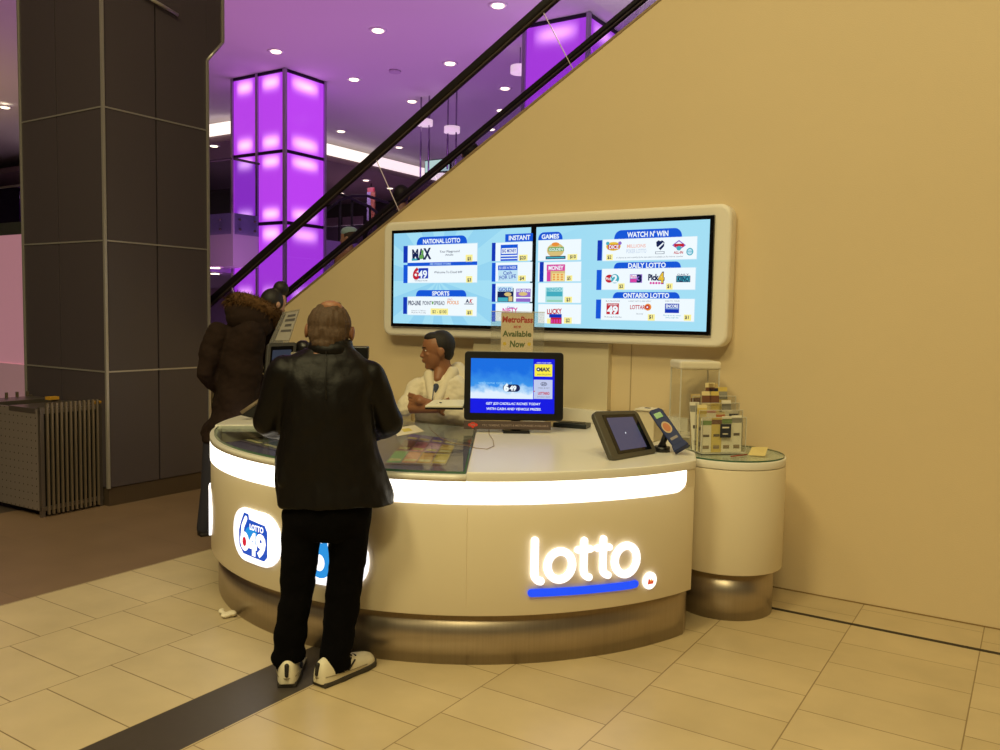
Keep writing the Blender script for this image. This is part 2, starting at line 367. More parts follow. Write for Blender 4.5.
MB().box(p, (1.0, .08, .42), BLACK).build('frame', dsn); [MB().tube([(p.x+dx, p.y, p.z+.2), (p.x+dx, p.y, 8)], .02, SILVER, 6).build('hanger_rod', dsn) for dx in (-.35, .35)]; MB().box(p+Vector((0, -.05, 0)), (.94, .02, .36), em('mint_screen', (205, 245, 225), 1.0)).build('display', dsn)
hr = thing('crossing_handrail', 'dark curved handrails of a distant escalator below the shop front', 'handrail', near(350, 195, (-17, 24)))
for pts in ([(335, 192), (352, 199), (370, 207), (384, 219)], [(322, 214), (340, 200), (352, 196), (368, 196), (388, 203), (398, 212)]):
    MB().tube([near(x, y, (-17, 24)) for x, y in pts], .05, BLACK, 8).build('handrail', hr)
for pxy in ((352, 199), (370, 207), (340, 200), (388, 203)):
    p = near(pxy[0], pxy[1], (-17, 24)); MB().tube([(p.x, p.y, 0), p], .04, BLACK, 6).build('post', hr)
# ------------------------------------------------------------------ lit pillars
def lit_panel_mat():
    M = bpy.data.materials.new('lit_panel'); M.use_nodes = True; nt = M.node_tree; b = nt.nodes['Principled BSDF']
    b.inputs['Base Color'].default_value = (*lin((120, 60, 150)), 1); b.inputs['Roughness'].default_value = .15
    at = nt.nodes.new('ShaderNodeUVMap'); sp = nt.nodes.new('ShaderNodeSeparateXYZ'); nt.links.new(at.outputs[0], sp.inputs[0])
    def mth(op, a, b2=None, c=None):
        q = nt.nodes.new('ShaderNodeMath'); q.operation = op
        for i, v in enumerate((a, b2, c)):
            if v is None: continue
            if isinstance(v, (int, float)): q.inputs[i].default_value = v
            else: nt.links.new(v, q.inputs[i])
        return q.outputs[0]
    u, v = sp.outputs[0], sp.outputs[1]
    dv = mth('SUBTRACT', .5, mth('ABSOLUTE', mth('SUBTRACT', v, .5)))           # distance to nearest end
    gv = mth('EXPONENT', mth('MULTIPLY', mth('POWER', mth('DIVIDE', mth('SUBTRACT', dv, .11), .09), 2), -1))
    du = mth('ABSOLUTE', mth('SUBTRACT', u, .5)); gu = mth('SUBTRACT', 1, mth('SMOOTH_MIN', mth('MULTIPLY', mth('POWER', mth('MULTIPLY', du, 2.5), 2.6), 1), 1, .1))
    wv = mth('ADD', .85, mth('MULTIPLY', .15, mth('COSINE', mth('MULTIPLY', du, 25))))
    g = mth('MULTIPLY', gv, gu)
    mx = nt.nodes.new('ShaderNodeMixRGB'); nt.links.new(g, mx.inputs[0]); mx.inputs[1].default_value = (*lin((190, 66, 242)), 1); mx.inputs[2].default_value = (1.0, .45, 1.0, 1)
    nt.links.new(mx.outputs[0], b.inputs['Emission Color'])
    nt.links.new(mth('ADD', .85, mth('MULTIPLY', g, .75)), b.inputs['Emission Strength']); return M
LP = lit_panel_mat()
def panel_quad(t, a, b2, z0, z1):          # upright lamp panel of real thickness from a to b2 (xy)
    a = Vector((*a, 0)); b2 = Vector((*b2, 0)); d = (b2-a); n = Vector((d.y, -d.x, 0)).normalized()
    mb = MB(); vs = [a+Vector((0, 0, z0)), b2+Vector((0, 0, z0)), b2+Vector((0, 0, z1)), a+Vector((0, 0, z1))]; bk = [p-n*.04 for p in vs]
    mb.add(vs+bk, [(0, 1, 2, 3), (5, 4, 7, 6), (1, 5, 6, 2), (4, 0, 3, 7), (3, 2, 6, 7), (0, 4, 5, 1)], LP)
    o = mb.build('lit_panel', t); uv = o.data.uv_layers.new(name='uv')
    for pl in o.data.polygons:
        for k, li in enumerate(pl.loop_indices): uv.data[li].uv = ((0, 0), (1, 0), (1, 1), (0, 1))[k] if pl.index == 0 else (.5, .5)
def lit_pillar(x0, y0, x1, y1, split, label, joints):
    t = thing('lit_pillar', label, 'pillar', ((x0+x1)/2, (y0+y1)/2, 0))
    MB().box(((x0+x1)/2, (y0+y1)/2, 4), (x1-x0-.16, y1-y0-.16, 7.98), mat('pillar_core', (60, 40, 70), .6)).build('core', t)
    zs = joints
    for k in range(len(zs)-1):
        z0, z1 = zs[k]+.05, zs[k+1]-.05
        fx = [x0]+split+[x1]
        for a, b2 in zip(fx[:-1], fx[1:]): panel_quad(t, (a+.05, y0), (b2-.05, y0), z0, z1); panel_quad(t, (b2-.05, y1), (a+.05, y1), z0, z1)
        panel_quad(t, (x1, y0+.05), (x1, y1-.05), z0, z1); panel_quad(t, (x0, y1-.05), (x0, y0+.05), z0, z1)
    fm = mat('pillar_frame', (176, 168, 182), .3, .6)
    f = MB()
    for (x, y) in [(x0, y0), (x1, y0), (x0, y1), (x1, y1)]+[(s_, y0) for s_ in split]: f.box((x, y, 4), (.085, .085, 7.98), fm)
    split_build(f, 'frame_post', t)
    g = MB()
    for z in zs: g.box(((x0+x1)/2, (y0+y1)/2, min(z, 7.96)), (x1-x0+.03, y1-y0+.03, .07), mat('frame_dark', (38, 28, 48), .4, .5))
    split_build(g, 'frame_bar', t)
lit_pillar(-19.2, 15.89, -17.14, 17.36, [-18.2], 'tall square purple lit pillar with glowing panels left of the escalator', [.05, 1.77, 3.97, 5.86, 7.96])
lit_pillar(-9.93, 16.2, -8.36, 17.7, [], 'second purple lit pillar, seen through the escalator glass at the top', [.05, 1.77, 3.97, 5.86, 7.96])
# pale pink lit partition at the far left
pk = thing('lit_partition', 'pale pink-lit partition on a white base at the far left edge', 'partition', (-13.0, 8.0, 0))
PC = (-13.6, 7.3)
MB().box((-13.6, 7.35, 1.72), (3.4, .12, 2.1), mat('pink_lit_wall', (200, 150, 170), .6, emit=(215, 150, 160), es=.42)).build('lit_panel', pk)  # pink light falling on the wall is put in as weak emission
MB().box((-13.6, 7.35, .33), (3.4, .2, .66), mat('pink_lit_base', (226, 190, 190), .5, emit=(200, 150, 155), es=.25)).build('base', pk)  # white base, its pink light put in as tint and faint emission
MB().box((-13.6, 7.35, 2.87), (3.4, .14, .2), mat('olive_band', (90, 100, 84), .5)).build('header', pk)
# ------------------------------------------------------------------ downlights in the high ceiling
LENS = em('downlight_lens', (255, 236, 200), 3.2)
def downlight():
    t = thing('recessed_downlight', 'small round recessed downlight in the purple-washed ceiling', 'downlight', (0, 0, 0), 'recessed downlights in the high ceiling')
    MB().rings([[Vector((r*math.cos(2*math.pi*k/20), r*math.sin(2*math.pi*k/20), z)) for k in range(20)] for r, z in ((.2, 0), (.21, -.02), (.15, -.03), (.14, 0))], mat('downlight_trim', (235, 230, 235), .4), False).build('trim_ring', t)
    MB().cyl((0, 0), .118, -.05, -.005, LENS, 20).build('lens', t); return t
d0 = None
spots = [(276, 51, 8), (378, 30, 8), (498, 5, 8), (354, 79, 8), (450, 63, 8), (412, 101, 8), (341, 131, 8), (424, 120, 8), (399, 147, 8), (505, 88, 8), (501, 110, 8), (491, 129, 8),
         (366, 180, 7.25), (390, 188, 7.25), (214, 143, 7.25), (5, 107, 7.9), (215, 267, 2.65), (215, 273, 2.65), (341, 193, 7.25)]
for i, (px, py, z) in enumerate(spots):
    p = on_z(px, py, z)
    o = d0 if d0 else None
    if o is None: o = d0 = downlight()
    else: o = copy_tree(d0)
    o.location = p+Vector((0, 0, .012))
    if i == 14: o['label'] = 'recessed downlight in the lowered ceiling between the dark pillar and the lit pillar'; o['group'] = 'single downlight left'
    elif i == 15: o['label'] = 'recessed downlight at the far left edge beyond the dark pillar'
    elif i in (16, 17): o['label'] = 'downlight under the upper floor, low behind the woman in the parka'; o['group'] = 'downlights under the upper floor'
    elif z == 7.25: o['label'] = 'small downlight in the dim lowered ceiling behind the escalator glass'; o['group'] = 'downlights in the lowered ceiling'
dl_lab = ['downlight just above the top of the tall lit pillar', 'downlight high in the ceiling, left of the near handrail', 'downlight at the very top edge beside the near handrail', 'downlight right of the tall lit pillar top, one row back', 'downlight close left of the near handrail, below the topmost one', 'downlight against the near handrail above the twin-rod pendants',
 'dim downlight low right of the tall lit pillar, above the cove light', 'downlight behind the left twin-rod pendant', 'small downlight in front of the cove light, under the near handrail', 'downlight left of the second lit pillar, below the single drum pendant', 'downlight just above the far handrail near the second lit pillar', 'downlight at the far handrail right of the twin drum pendant', 'small downlight in the lowered ceiling under the cove light', 'small downlight in the lowered ceiling beside the glass joint', None, None, 'upper of two downlights under the upper floor behind the parka', 'lower of two downlights under the upper floor behind the parka', 'tiny downlight in the lowered ceiling at the tall pillar edge']
for i_, lb in enumerate(dl_lab):
    o = bpy.data.objects['recessed_downlight' if i_ == 0 else 'recessed_downlight.%03d' % i_]
    if i_ == 14: o.location.y += .3; o.location.x -= .38
    if lb: o['label'] = lb; o['group'] = 'recessed downlights beyond the escalator'
for o in list(bpy.data.objects):
    if o.get('group') == 'single downlight left': del o['group']
    if o.get('label', '').startswith('recessed downlight at the far left') and 'group' in o: del o['group']
p = on_z(395, 71, 7.99); MB().cyl(p, .16, 7.95, 7.995, mat('detector', (205, 190, 208), .6), 16).build('smoke_detector', None, label='flat round smoke detector on the purple ceiling', cat='detector')
def pendant(px, py, y, drop, lab):
    p = on_y(px, py, y); t = thing('pendant_lamp', lab, 'pendant lamp', (p.x, p.y, 8), 'drum pendants beyond the escalator')
    for s_ in (-.15, .15):
        if drop: MB().tube([(p.x+s_, p.y, 8), (p.x+s_, p.y, p.z-drop)], .025, mat('chrome', (170, 160, 180), .2, .9), 6).build('hanger_rod', t)
    if not drop: MB().tube([(p.x, p.y, 8), (p.x, p.y, p.z)], .015, mat('chrome'), 6).build('hanger_rod', t)
    MB().cyl((p.x, p.y), .23, p.z-.08, p.z+.09, mat('drum_shade', (250, 240, 235), .5, emit=(255, 235, 230), es=.8), 24).build('lamp_shade', t)
    if 'group' in t: del t['group']
pendant(452, 130, 20.0, 1.1, 'white drum pendant on two rods seen through the escalator glass')
pendant(425, 123, 20.0, 1.6, 'thin twin-rod pendant just left of its twin drum pendant')
pendant(520, 70, 17.5, 0, 'white drum pendant beside the second lit pillar')
# ------------------------------------------------------------------ escalator
esc = thing('escalator', 'escalator with glass sides and black handrails climbing over the lottery wall', 'escalator', (-8.2, 5.6, 0))
RUB = mat('handrail_rubber', (22, 16, 19), .45); ALU = mat('escalator_trim', (150, 126, 96), .5, .15); TRK = mat('rail_track_dark', (70, 60, 58), .5)
th = math.atan(.582)
def esl(x, dz): return Vector((x, 0, edge_z(x)+dz))
def along(x0, x1, dz, y, hw, hh, mt, name, rail=False):
    a, b2 = esl(x0, dz), esl(x1, dz)
    if rail: a, b2 = Vector((x0, 0, rail_z(x0)+dz)), Vector((x1, 0, rail_z(x1)+dz))
    mb = MB(); n = Vector((-math.sin(th), 0, math.cos(th)))
    poly = [(-hw, -hh), (hw, -hh), (hw, hh), (-hw, hh)]
    mb.rings([[p+Vector((0, y+u, 0))+n*v for u, v in poly] for p in (a, b2)], mt, True, False); return mb.build(name, esc, bev=min(hw, hh)*.5)
for y in (5.16, 6.02):
    k_ = 0 if y < 5.5 else .062; along(-8.9, .3, k_, y, .033 if y < 5.5 else .026, .030 if y < 5.5 else .020, RUB, 'handrail', True); along(-8.9, .3, k_-.038, y, .02, .008, TRK, 'rail_track', True)
along(-8.38, -.2, .004, 5.165, .06, .010, ALU, 'deck_trim')
along(-8.9, .3, -.12, 6.02, .07, .05, ALU, 'deck_trim')
EG = glassmat('escalator_glass', (240, 237, 246), .12, .01)
joint_x = [-8.9, -7.6, -6.0, -4.27, -2.76, -.9, .3]
for y in (5.16, 6.02):
    for a, b2 in zip(joint_x[:-1], joint_x[1:]):
        n = Vector((-math.sin(th), 0, math.cos(th))); mb = MB(); L = (.58 if y < 5.5 else .74)*math.cos(th)
        pa, pb = esl(a+.006, .02 if y < 5.5 else -.1), esl(b2-.006, .02 if y < 5.5 else -.1)
        vs = [pa, pb, pb+n*L, pa+n*L]; mb.add([v+Vector((0, y-.005, 0)) for v in vs]+[v+Vector((0, y+.005, 0)) for v in vs], [(0, 1, 2, 3), (7, 6, 5, 4), (0, 4, 5, 1), (1, 5, 6, 2), (2, 6, 7, 3), (3, 7, 4, 0)], EG); mb.build('glass_panel', esc)
        if y < 5.5: MB().tube([pb+Vector((.006, y-.006, 0)), pb+Vector((.006, y-.006, 0))+n*L], .0035, mat('glass_joint', (235, 225, 240), .4), 6).build('glass_joint', esc)
st = MB(); x = -8.3
while x < -.6:
    z = edge_z(x)-1.2
    if z > .03: st.box((x+.17, 5.57, z-.1), (.345, .66, .2), DGREY)
    if z+.6 > .03: st.box((x+.17, 6.52, z+.5), (.345, .8, .2), DGREY)
    x += .344
split_build(st, 'step', esc)
mb = MB(); mb.prism([(-8.3, -.0), (-1, 2.8), (-1, 3.3), (-8.3, 0.02)][:3], 6.94, 7.0, ALU, lambda a, z, y: Vector((a, y, z))); mb.build('skirt_panel', esc)
# ------------------------------------------------------------------ dark clad pillar
dp = thing('clad_pillar', 'massive dark grey panelled pillar with silver trims on the left', 'pillar', (-6.9, 4.5, 0))
DPM = mat('charcoal_cladding', (76, 68, 74), .42, noise=(140, .10), bump=(200, .1, .001))
MB().box((-6.9, 4.45, 4.0), (1.14, .96, 7.9), mat('pillar_black', (20, 17, 17), .7)).build('core', dp)
JZ = [.15, 1.10, 2.15, 3.195, 4.6, 6.0, 7.9]
for a, b2 in ((-7.50, -6.965), (-6.95, -6.315)):
    for z0, z1 in zip(JZ[:-1], JZ[1:]): MB().box(((a+b2)/2, 3.965, (z0+z1)/2), (b2-a, .03, z1-z0-.012), DPM).build('cladding_panel', dp)
for a, b2 in ((3.97, 4.415), (4.43, 4.93)):
    for z0, z1 in zip(JZ[:-1], JZ[1:]): MB().box((-6.315, (a+b2)/2, (z0+z1)/2), (.03, b2-a, z1-z0-.012), DPM).build('cladding_panel', dp)
tr = MB()
for z in JZ[1:-1]:
    tr.box((-6.9, 3.955, z), (1.18, .02, .012), SILVER); tr.box((-6.305, 4.44, z), (.02, .95, .012), SILVER)
split_build(tr, 'horizontal_trim', dp)
tr = MB(); tr.box((-6.3, 3.95, 4.0), (.022, .022, 7.7), SILVER); tr.box((-7.515, 3.955, 4.0), (.02, .03, 7.7), SILVER); tr.box((-6.3, 4.935, 1.97), (.03, .02, 3.66), SILVER)
tr.box((-6.3, 5.105, 5.95), (.03, .02, 3.9), SILVER)
a = Vector((-6.3, 4.935, 3.80)); b2 = Vector((-6.3, 5.105, 4.0)); tr.tube([a, b2], .014, SILVER, 6)
split_build(tr, 'corner_trim', dp)
MB().prism([(4.931, 3.80), (5.10, 4.0), (5.10, 7.9), (4.931, 7.9)], -7.0, -6.30, DPM, lambda y, z, x: Vector((x, y, z))).build('flared_panel', dp)
MB().box((-6.9, 4.445, .075), (1.18, .97, .15), mat('plinth_bronze', (92, 78, 64), .35, .4)).build('plinth', dp)
a = on_y(140, 0, 4.2); bmx = MB(); bmx.tube([(-6.27, 4.28, 4.16), (-6.27, 4.62, 4.09)], .015, SILVER, 8); bmx.build('edge_strip', dp)
# ------------------------------------------------------------------ litter bin enclosure at the far left
bn = thing('waste_bin_enclosure', 'steel waste bin enclosure with perforated side and vertical slats at far left', 'bin', (-6.85, 3.75, 0))
c0 = on_z(42, 518, 0); c1 = on_z(103.5, 505.5, 0); ex = (c1-c0); ex.z = 0; LW = ex.length; ex.normalize(); ey = Vector((-ex.y, ex.x, 0)); LD = 1.0; HB = .85
dl = (on_z(0, 508, 0)-c0); dl.z = 0; dl.normalize(); ey = dl
def bp_(u, v, z): return c0+ex*u+ey*v+Vector((0, 0, z))
def bbox(mb, u0_, u1, v0, v1, z0, z1, mt):
    vs = [bp_(u, v, z) for u in (u0_, u1) for v in (v0, v1) for z in (z0, z1)]
    mb.add(vs, [(0,1,3,2),(4,6,7,5),(0,4,5,1),(2,3,7,6),(0,2,6,4),(1,5,7,3)], mt)
BST = mat('bin_steel', (128, 118, 112), .35, .75); BINS = mat('slat_steel', (150, 136, 118), .35, .7)
def perf():
    M = mat('perforated_steel', (168, 156, 152), .4, .55); nt = M.node_tree; b = nt.nodes['Principled BSDF']
    tc = nt.nodes.new('ShaderNodeTexCoord'); v = nt.nodes.new('ShaderNodeTexVoronoi'); v.voronoi_dimensions = '2D'; v.inputs['Scale'].default_value = 17; v.inputs['Randomness'].default_value = 0
    dt_ = nt.nodes.new('ShaderNodeVectorMath'); dt_.operation = 'DOT_PRODUCT'; nt.links.new(tc.outputs['Object'], dt_.inputs[0]); dt_.inputs[1].default_value = tuple(ey)
    sp_ = nt.nodes.new('ShaderNodeSeparateXYZ'); nt.links.new(tc.outputs['Object'], sp_.inputs[0]); cb_ = nt.nodes.new('ShaderNodeCombineXYZ'); nt.links.new(dt_.outputs['Value'], cb_.inputs[0]); nt.links.new(sp_.outputs[2], cb_.inputs[1])
    nt.links.new(cb_.outputs[0], v.inputs[0]); q = nt.nodes.new('ShaderNodeMath'); q.operation = 'GREATER_THAN'; q.inputs[1].default_value = .095
    nt.links.new(v.outputs['Distance'], q.inputs[0]); mx = nt.nodes.new('ShaderNodeMixRGB'); nt.links.new(q.outputs[0], mx.inputs[0])
    mx.inputs[1].default_value = (.02, .018, .018, 1); mx.inputs[2].default_value = b.inputs['Base Color'].default_value; nt.links.new(mx.outputs[0], b.inputs['Base Color']); return M
mb = MB(); bbox(mb, .004, .02, 0.03, LD, .05, HB-.02, mat('perforated_steel') if 'perforated_steel' in MATS else perf()); mb.build('perforated_panel', bn)
mb = MB()
for (u, v) in ((0, 0), (LW-.03, 0), (0, LD-.03), (LW-.03, LD-.03)): bbox(mb, u, u+.03, v, v+.03, 0, HB, BST)
for z in (.05, HB-.05): bbox(mb, 0, LW, -.004, .02, z, z+.03, BST); bbox(mb, 0, LW, LD-.03, LD, z, z+.03, BST); bbox(mb, LW-.03, LW, 0, LD, z, z+.03, BST)
mb.build('frame', bn)
mb = MB(); bbox(mb, .03, LW-.03, .04, LD-.04, .03, HB-.06, mat('bin_dark', (10, 8, 7), .8)); mb.build('inner_bin', bn)
mb = MB(); bbox(mb, .0, LW, .06, .42, HB-.05, HB-.012, BST); bbox(mb, .0, LW, .72, LD, HB-.05, HB-.012, BST); split_build(mb, 'lid', bn, bev=.003)
NS = 12
for k in range(NS):
    mb = MB(); u = .05+(LW-.10)*k/(NS-1); bbox(mb, u-.008, u+.008, -.02, -.004, .02, HB+.03, BINS); mb.build('slat', bn)
for k in range(7):
    mb = MB(); u = .04+k*.09; bbox(mb, u-.01, u+.01, LD, LD+.015, HB-.3, HB+.03, BINS); mb.build('slat', bn)
mb = MB(); bbox(mb, LW-.06, LW-.005, 0.0, .04, HB-.01, HB+.012, mat('amber', (214, 160, 50), .5)); bbox(mb, LW-.1, LW-.02, .55, .62, HB-.012, HB+.012, mat('amber')); split_build(mb, 'amber_clip', bn, label='amber yellow clip')
# ------------------------------------------------------------------ TV wall unit
tv = thing('wall_screen_unit', 'white rounded wall frame holding two lottery menu screens', 'screen unit', (-2.95, 5.05, 1.4))
def rrect(x0, z0, x1, z1, r, n=8):
    p = []
    for cx, cz, a0 in ((x1-r, z0+r, -90), (x1-r, z1-r, 0), (x0+r, z1-r, 90), (x0+r, z0+r, 180)):
        p += [(cx+r*math.cos(R(a0+90*k/n)), cz+r*math.sin(R(a0+90*k/n))) for k in range(n+1)]
    return p
FY = lambda x, z, y: Vector((x, y, z))
mb = MB(); mb.prism(rrect(-4.30, 1.445, -1.59, 2.31, .075), 4.99, 5.109, mat('tv_frame_white', (243, 236, 222), .35), FY, True); mb.build('frame', tv, bev=.022, seg=4)
for (a, b2, nm) in ((-4.200, -2.9455, 'l'), (-2.9435, -1.687, 'r')):
    MB().box(((a+b2)/2, 4.984, 1.879), (b2-a, .03, .726), BLKGLASS).build('screen_bezel', tv, bev=.003)
def tvback():
    M = bpy.data.materials.new('tv_background'); M.use_nodes = True; nt = M.node_tree; b = nt.nodes['Principled BSDF']; b.inputs['Base Color'].default_value = (0, 0, 0, 1); b.inputs['Roughness'].default_value = .2
    g = nt.nodes.new('ShaderNodeNewGeometry'); sp = nt.nodes.new('ShaderNodeSeparateXYZ'); nt.links.new(g.outputs['Position'], sp.inputs[0])
    def mth(op, a, c=None):
        q = nt.nodes.new('ShaderNodeMath'); q.operation = op
        for i, v in enumerate((a, c)):
            if v is None: continue
            if isinstance(v, (int, float)): q.inputs[i].default_value = v
            else: nt.links.new(v, q.inputs[i])
        return q.outputs[0]
    x = mth('ADD', sp.outputs[0], 3.75); z = mth('SUBTRACT', sp.outputs[2], 1.86); an = mth('ARCTAN2', z, x)
    s1 = mth('GREATER_THAN', mth('SINE', mth('MULTIPLY', an, 11)), 0)
    fade = mth('SUBTRACT', 1, mth('MINIMUM', mth('MAXIMUM', mth('MULTIPLY', mth('ADD', x, -.2), .8), 0), 1))
    k = mth('MULTIPLY', mth('MULTIPLY', s1, fade), .36)
    rp = nt.nodes.new('ShaderNodeMixRGB'); nt.links.new(k, rp.inputs[0]); rp.inputs[1].default_value = (*lin((168, 228, 250)), 1); rp.inputs[2].default_value = (*lin((112, 192, 240)), 1)
    nt.links.new(rp.outputs[0], b.inputs['Emission Color']); b.inputs['Emission Strength'].default_value = .95; return M
TVB = tvback()
BL = em('tv_blue', (16, 88, 220), .95); BL2 = em('tv_blue_dark', (14, 56, 190), .9); WH = em('tv_white', (240, 250, 255), 1.0); PB = em('tv_paleblue', (196, 232, 250), .95); YE = em('tv_yellow', (250, 240, 150), 1.0)
NV = em('tv_navy', (24, 40, 96), .7); RD = em('tv_red', (214, 36, 60), .8); GR = em('tv_green', (110, 180, 90), .8); OR = em('tv_orange', (244, 150, 60), .9); PK = em('tv_pink', (226, 70, 170), .9); TE = em('tv_teal', (70, 180, 200), .9); PU = em('tv_purple', (150, 110, 210), .9); TN = em('tv_tan', (226, 200, 130), .9); GY = em('tv_grey', (120, 130, 150), .8)
pr = Print(lambda u, v, l: Vector((u, 4.9685-.0009*l, v)))
C4 = lambda x, y: (395+x*.14, 225+y*.14); C5 = lambda x, y: (480+x*.14, 225+y*.14); C6 = lambda x, y: (590+x*.1467, 220+y*.1467)
def W(C, x, y):
    px, py = C(x, y); d = ray(px, py); q = O+d*(4.967/d.y); return q.x, q.z
def rc(C, x0, y0, x1, y1, mt, lay, fn='rect'):
    ym, xm = (y0+y1)/2, (x0+x1)/2
    a = W(C, x0, ym)[0]; b3 = W(C, x1, ym)[0]; t = W(C, xm, y0)[1]; bo = W(C, xm, y1)[1]
    getattr(pr, fn)(a, bo, b3, t, mt, lay)
def tx(C, s_, x0, y0, x1, y1, mt, lay, off=.02, rot=0, shear=0):
    ym, xm = (y0+y1)/2, (x0+x1)/2
    a = W(C, x0, ym)[0]; b3 = W(C, x1, ym)[0]; t = W(C, xm, y0)[1]; bo = W(C, xm, y1)[1]
    pr.text(s_, (a+b3)/2, (t+bo)/2, (t-bo), mt, lay, off, (b3-a), rot, shear)
def dc(C, x, y, r, mt, lay, ry=None):
    a = W(C, x, y); e = W(C, x+r, y); g = W(C, x, y-(ry or r)); pr.disc(a[0], a[1], e[0]-a[0], mt, lay, g[1]-a[1])
pr.rect(-4.176, 1.540, -2.964, 2.218, TVB, 0); pr.rect(-2.922, 1.540, -1.712, 2.216, TVB, 0)
# left screen
rc(C4, 155, 80, 515, 138, BL, 1, 'arch'); tx(C4, 'NATIONAL LOTTO', 200, 97, 465, 128, WH, 2, .03)
rc(C4, 60, 150, 90, 270, BL2, 1); rc(C4, 60, 285, 90, 415, BL, 1); rc(C4, 90, 135, 590, 415, PB, 1); rc(C4, 93, 140, 586, 266, WH, 2); rc(C4, 93, 292, 586, 411, WH, 2); rc(C4, 90, 265, 588, 290, BL, 3)
tx(C4, 'SEE INSIDE STORE', 250, 271, 400, 284, PB, 4, .01)
tx(C4, 'MAX', 120, 172, 255, 245, NV, 3, .05, rot=.05); dc(C4, 190, 228, 16, GR, 4); rc(C4, 190, 180, 205, 212, GR, 4); rc(C4, 120, 240, 160, 255, TE, 3)
tx(C4, 'Your Playground', 320, 180, 462, 196, NV, 3, .005); tx(C4, 'Awaits', 360, 205, 418, 219, NV, 3, .005)
rc(C4, 505, 212, 555, 265, YE, 3); tx(C4, '$5', 518, 228, 545, 252, NV, 4)
rc(C4, 168, 308, 238, 382, BL2, 3); tx(C4, '6', 128, 310, 175, 384, RD, 4, .06); dc(C4, 150, 356, 9, WH, 5); tx(C4, '49', 168, 325, 232, 378, WH, 5, .03); tx(C4, 'Wednesday & Saturday', 140, 391, 232, 402, GY, 3, 0)
tx(C4, 'Welcome To Cloud 649', 280, 328, 480, 344, NV, 3, .005); rc(C4, 508, 365, 553, 412, YE, 3); tx(C4, '$3', 518, 380, 545, 403, NV, 4)
rc(C4, 150, 465, 510, 511, BL, 1, 'arch'); tx(C4, 'SPORTS', 265, 474, 388, 503, WH, 2, .03)
rc(C4, 58, 515, 86, 635, BL2, 1); rc(C4, 88, 510, 586, 650, PB, 1); rc(C4, 91, 514, 583, 645, WH, 2)
tx(C4, 'PRO-LINE', 95, 541, 185, 572, NV, 3, .03); tx(C4, 'POINT', 198, 543, 262, 571, NV, 3, .01); tx(C4, 'SPREAD', 278, 543, 355, 571, NV, 3, .01); dc(C4, 270, 556, 6, GR, 3, 12)
tx(C4, 'POOLS', 374, 541, 455, 566, OR, 3, .02); tx(C4, 'PRO', 376, 526, 410, 537, RD, 3, 0)
tx(C4, 'A', 505, 530, 530, 556, NV, 3, .04); tx(C4, 'K', 528, 530, 552, 556, RD, 3, .04, shear=.3); rc(C4, 495, 562, 562, 567, NV, 3)
tx(C4, 'Ontario is a Winner', 118, 606, 222, 616, GY, 3, 0); tx(C4, 'Must be 18 to play', 118, 620, 222, 630, GY, 3, 0)
rc(C4, 255, 596, 380, 641, YE, 3); tx(C4, '$2 - $100', 268, 608, 368, 630, NV, 4, .005); rc(C4, 508, 605, 555, 645, YE, 3); tx(C4, '$5', 518, 614, 545, 636, NV, 4)
# instant column
rc(C5, 180, 62, 377, 118, BL, 1, 'rect'); tx(C5, 'INSTANT', 205, 74, 358, 106, WH, 2, .03)
for i, (y0, y1) in enumerate(((121, 258), (264, 405), (414, 549), (557, 690))):
    rc(C5, 84, y0+6, 112, y1, (BL2, BL, BL2, BL)[i], 1); rc(C5, 110, y0, 373, y1, PB, 1); rc(C5, 112, y0+3, 373, y1-3, WH, 2)
rc(C5, 148, 140, 270, 256, BL, 3); rc(C5, 155, 165, 264, 205, WH, 4); tx(C5, 'BIG MONEY', 160, 172, 260, 196, BL2, 5); rc(C5, 150, 215, 268, 224, WH, 4); rc(C5, 150, 236, 268, 243, WH, 4)
rc(C5, 278, 212, 340, 256, YE, 3); tx(C5, '$20', 284, 222, 328, 246, NV, 4)
rc(C5, 130, 285, 270, 400, PB, 3); rc(C5, 130, 288, 268, 322, BL, 4); tx(C5, '$1,000 A WEEK', 140, 295, 262, 314, WH, 5, 0); tx(C5, 'Cash', 168, 328, 228, 354, BL2, 5, .01, rot=.08); tx(C5, 'FOR LIFE', 140, 358, 258, 384, BL2, 5, .01, rot=.08)
rc(C5, 272, 360, 328, 400, YE, 3); tx(C5, '$4', 284, 368, 315, 392, NV, 4)
rc(C5, 125, 450, 240, 549, NV, 3); rc(C5, 125, 440, 235, 475, PB, 4); tx(C5, 'GOLD', 135, 448, 225, 472, BL2, 5); dc(C5, 200, 495, 26, TN, 4, 14); rc(C5, 130, 518, 200, 545, TE, 4); rc(C5, 205, 510, 232, 545, TN, 4)
rc(C5, 258, 455, 362, 549, PU, 3); dc(C5, 308, 492, 32, TN, 4, 14); tx(C5, 'SEVENS', 262, 460, 358, 478, WH, 4); rc(C5, 258, 515, 362, 524, WH, 4)
tx(C5, 'NIFTY', 160, 592, 268, 627, PK, 3, .03, rot=.03); tx(C5, 'Over', 195, 580, 245, 594, BL2, 4, 0)
rc(C5, 416, 50, 590, 106, BL, 1, 'arch'); tx(C5, 'GAMES', 440, 66, 564, 97, WH, 2, .03)
for y0, y1 in ((103, 255), (262, 405), (411, 558), (564, 706)): rc(C5, 414, y0, 724, y1, PB, 1); rc(C5, 416, y0+3, 721, y1-3, WH, 2)
rc(C5, 426, 264, 455, 406, BL2, 3)
dc(C5, 540, 180, 62, TN, 3, 50); rc(C5, 490, 158, 600, 188, GR, 4); tx(C5, 'GOLDEN', 496, 164, 594, 184, WH, 5); dc(C5, 540, 138, 28, OR, 4, 14); rc(C5, 470, 222, 612, 244, NV, 4); rc(C5, 476, 228, 606, 238, TE, 5)
rc(C5, 625, 208, 695, 250, YE, 3); tx(C5, '$10', 643, 214, 685, 238, NV, 4)
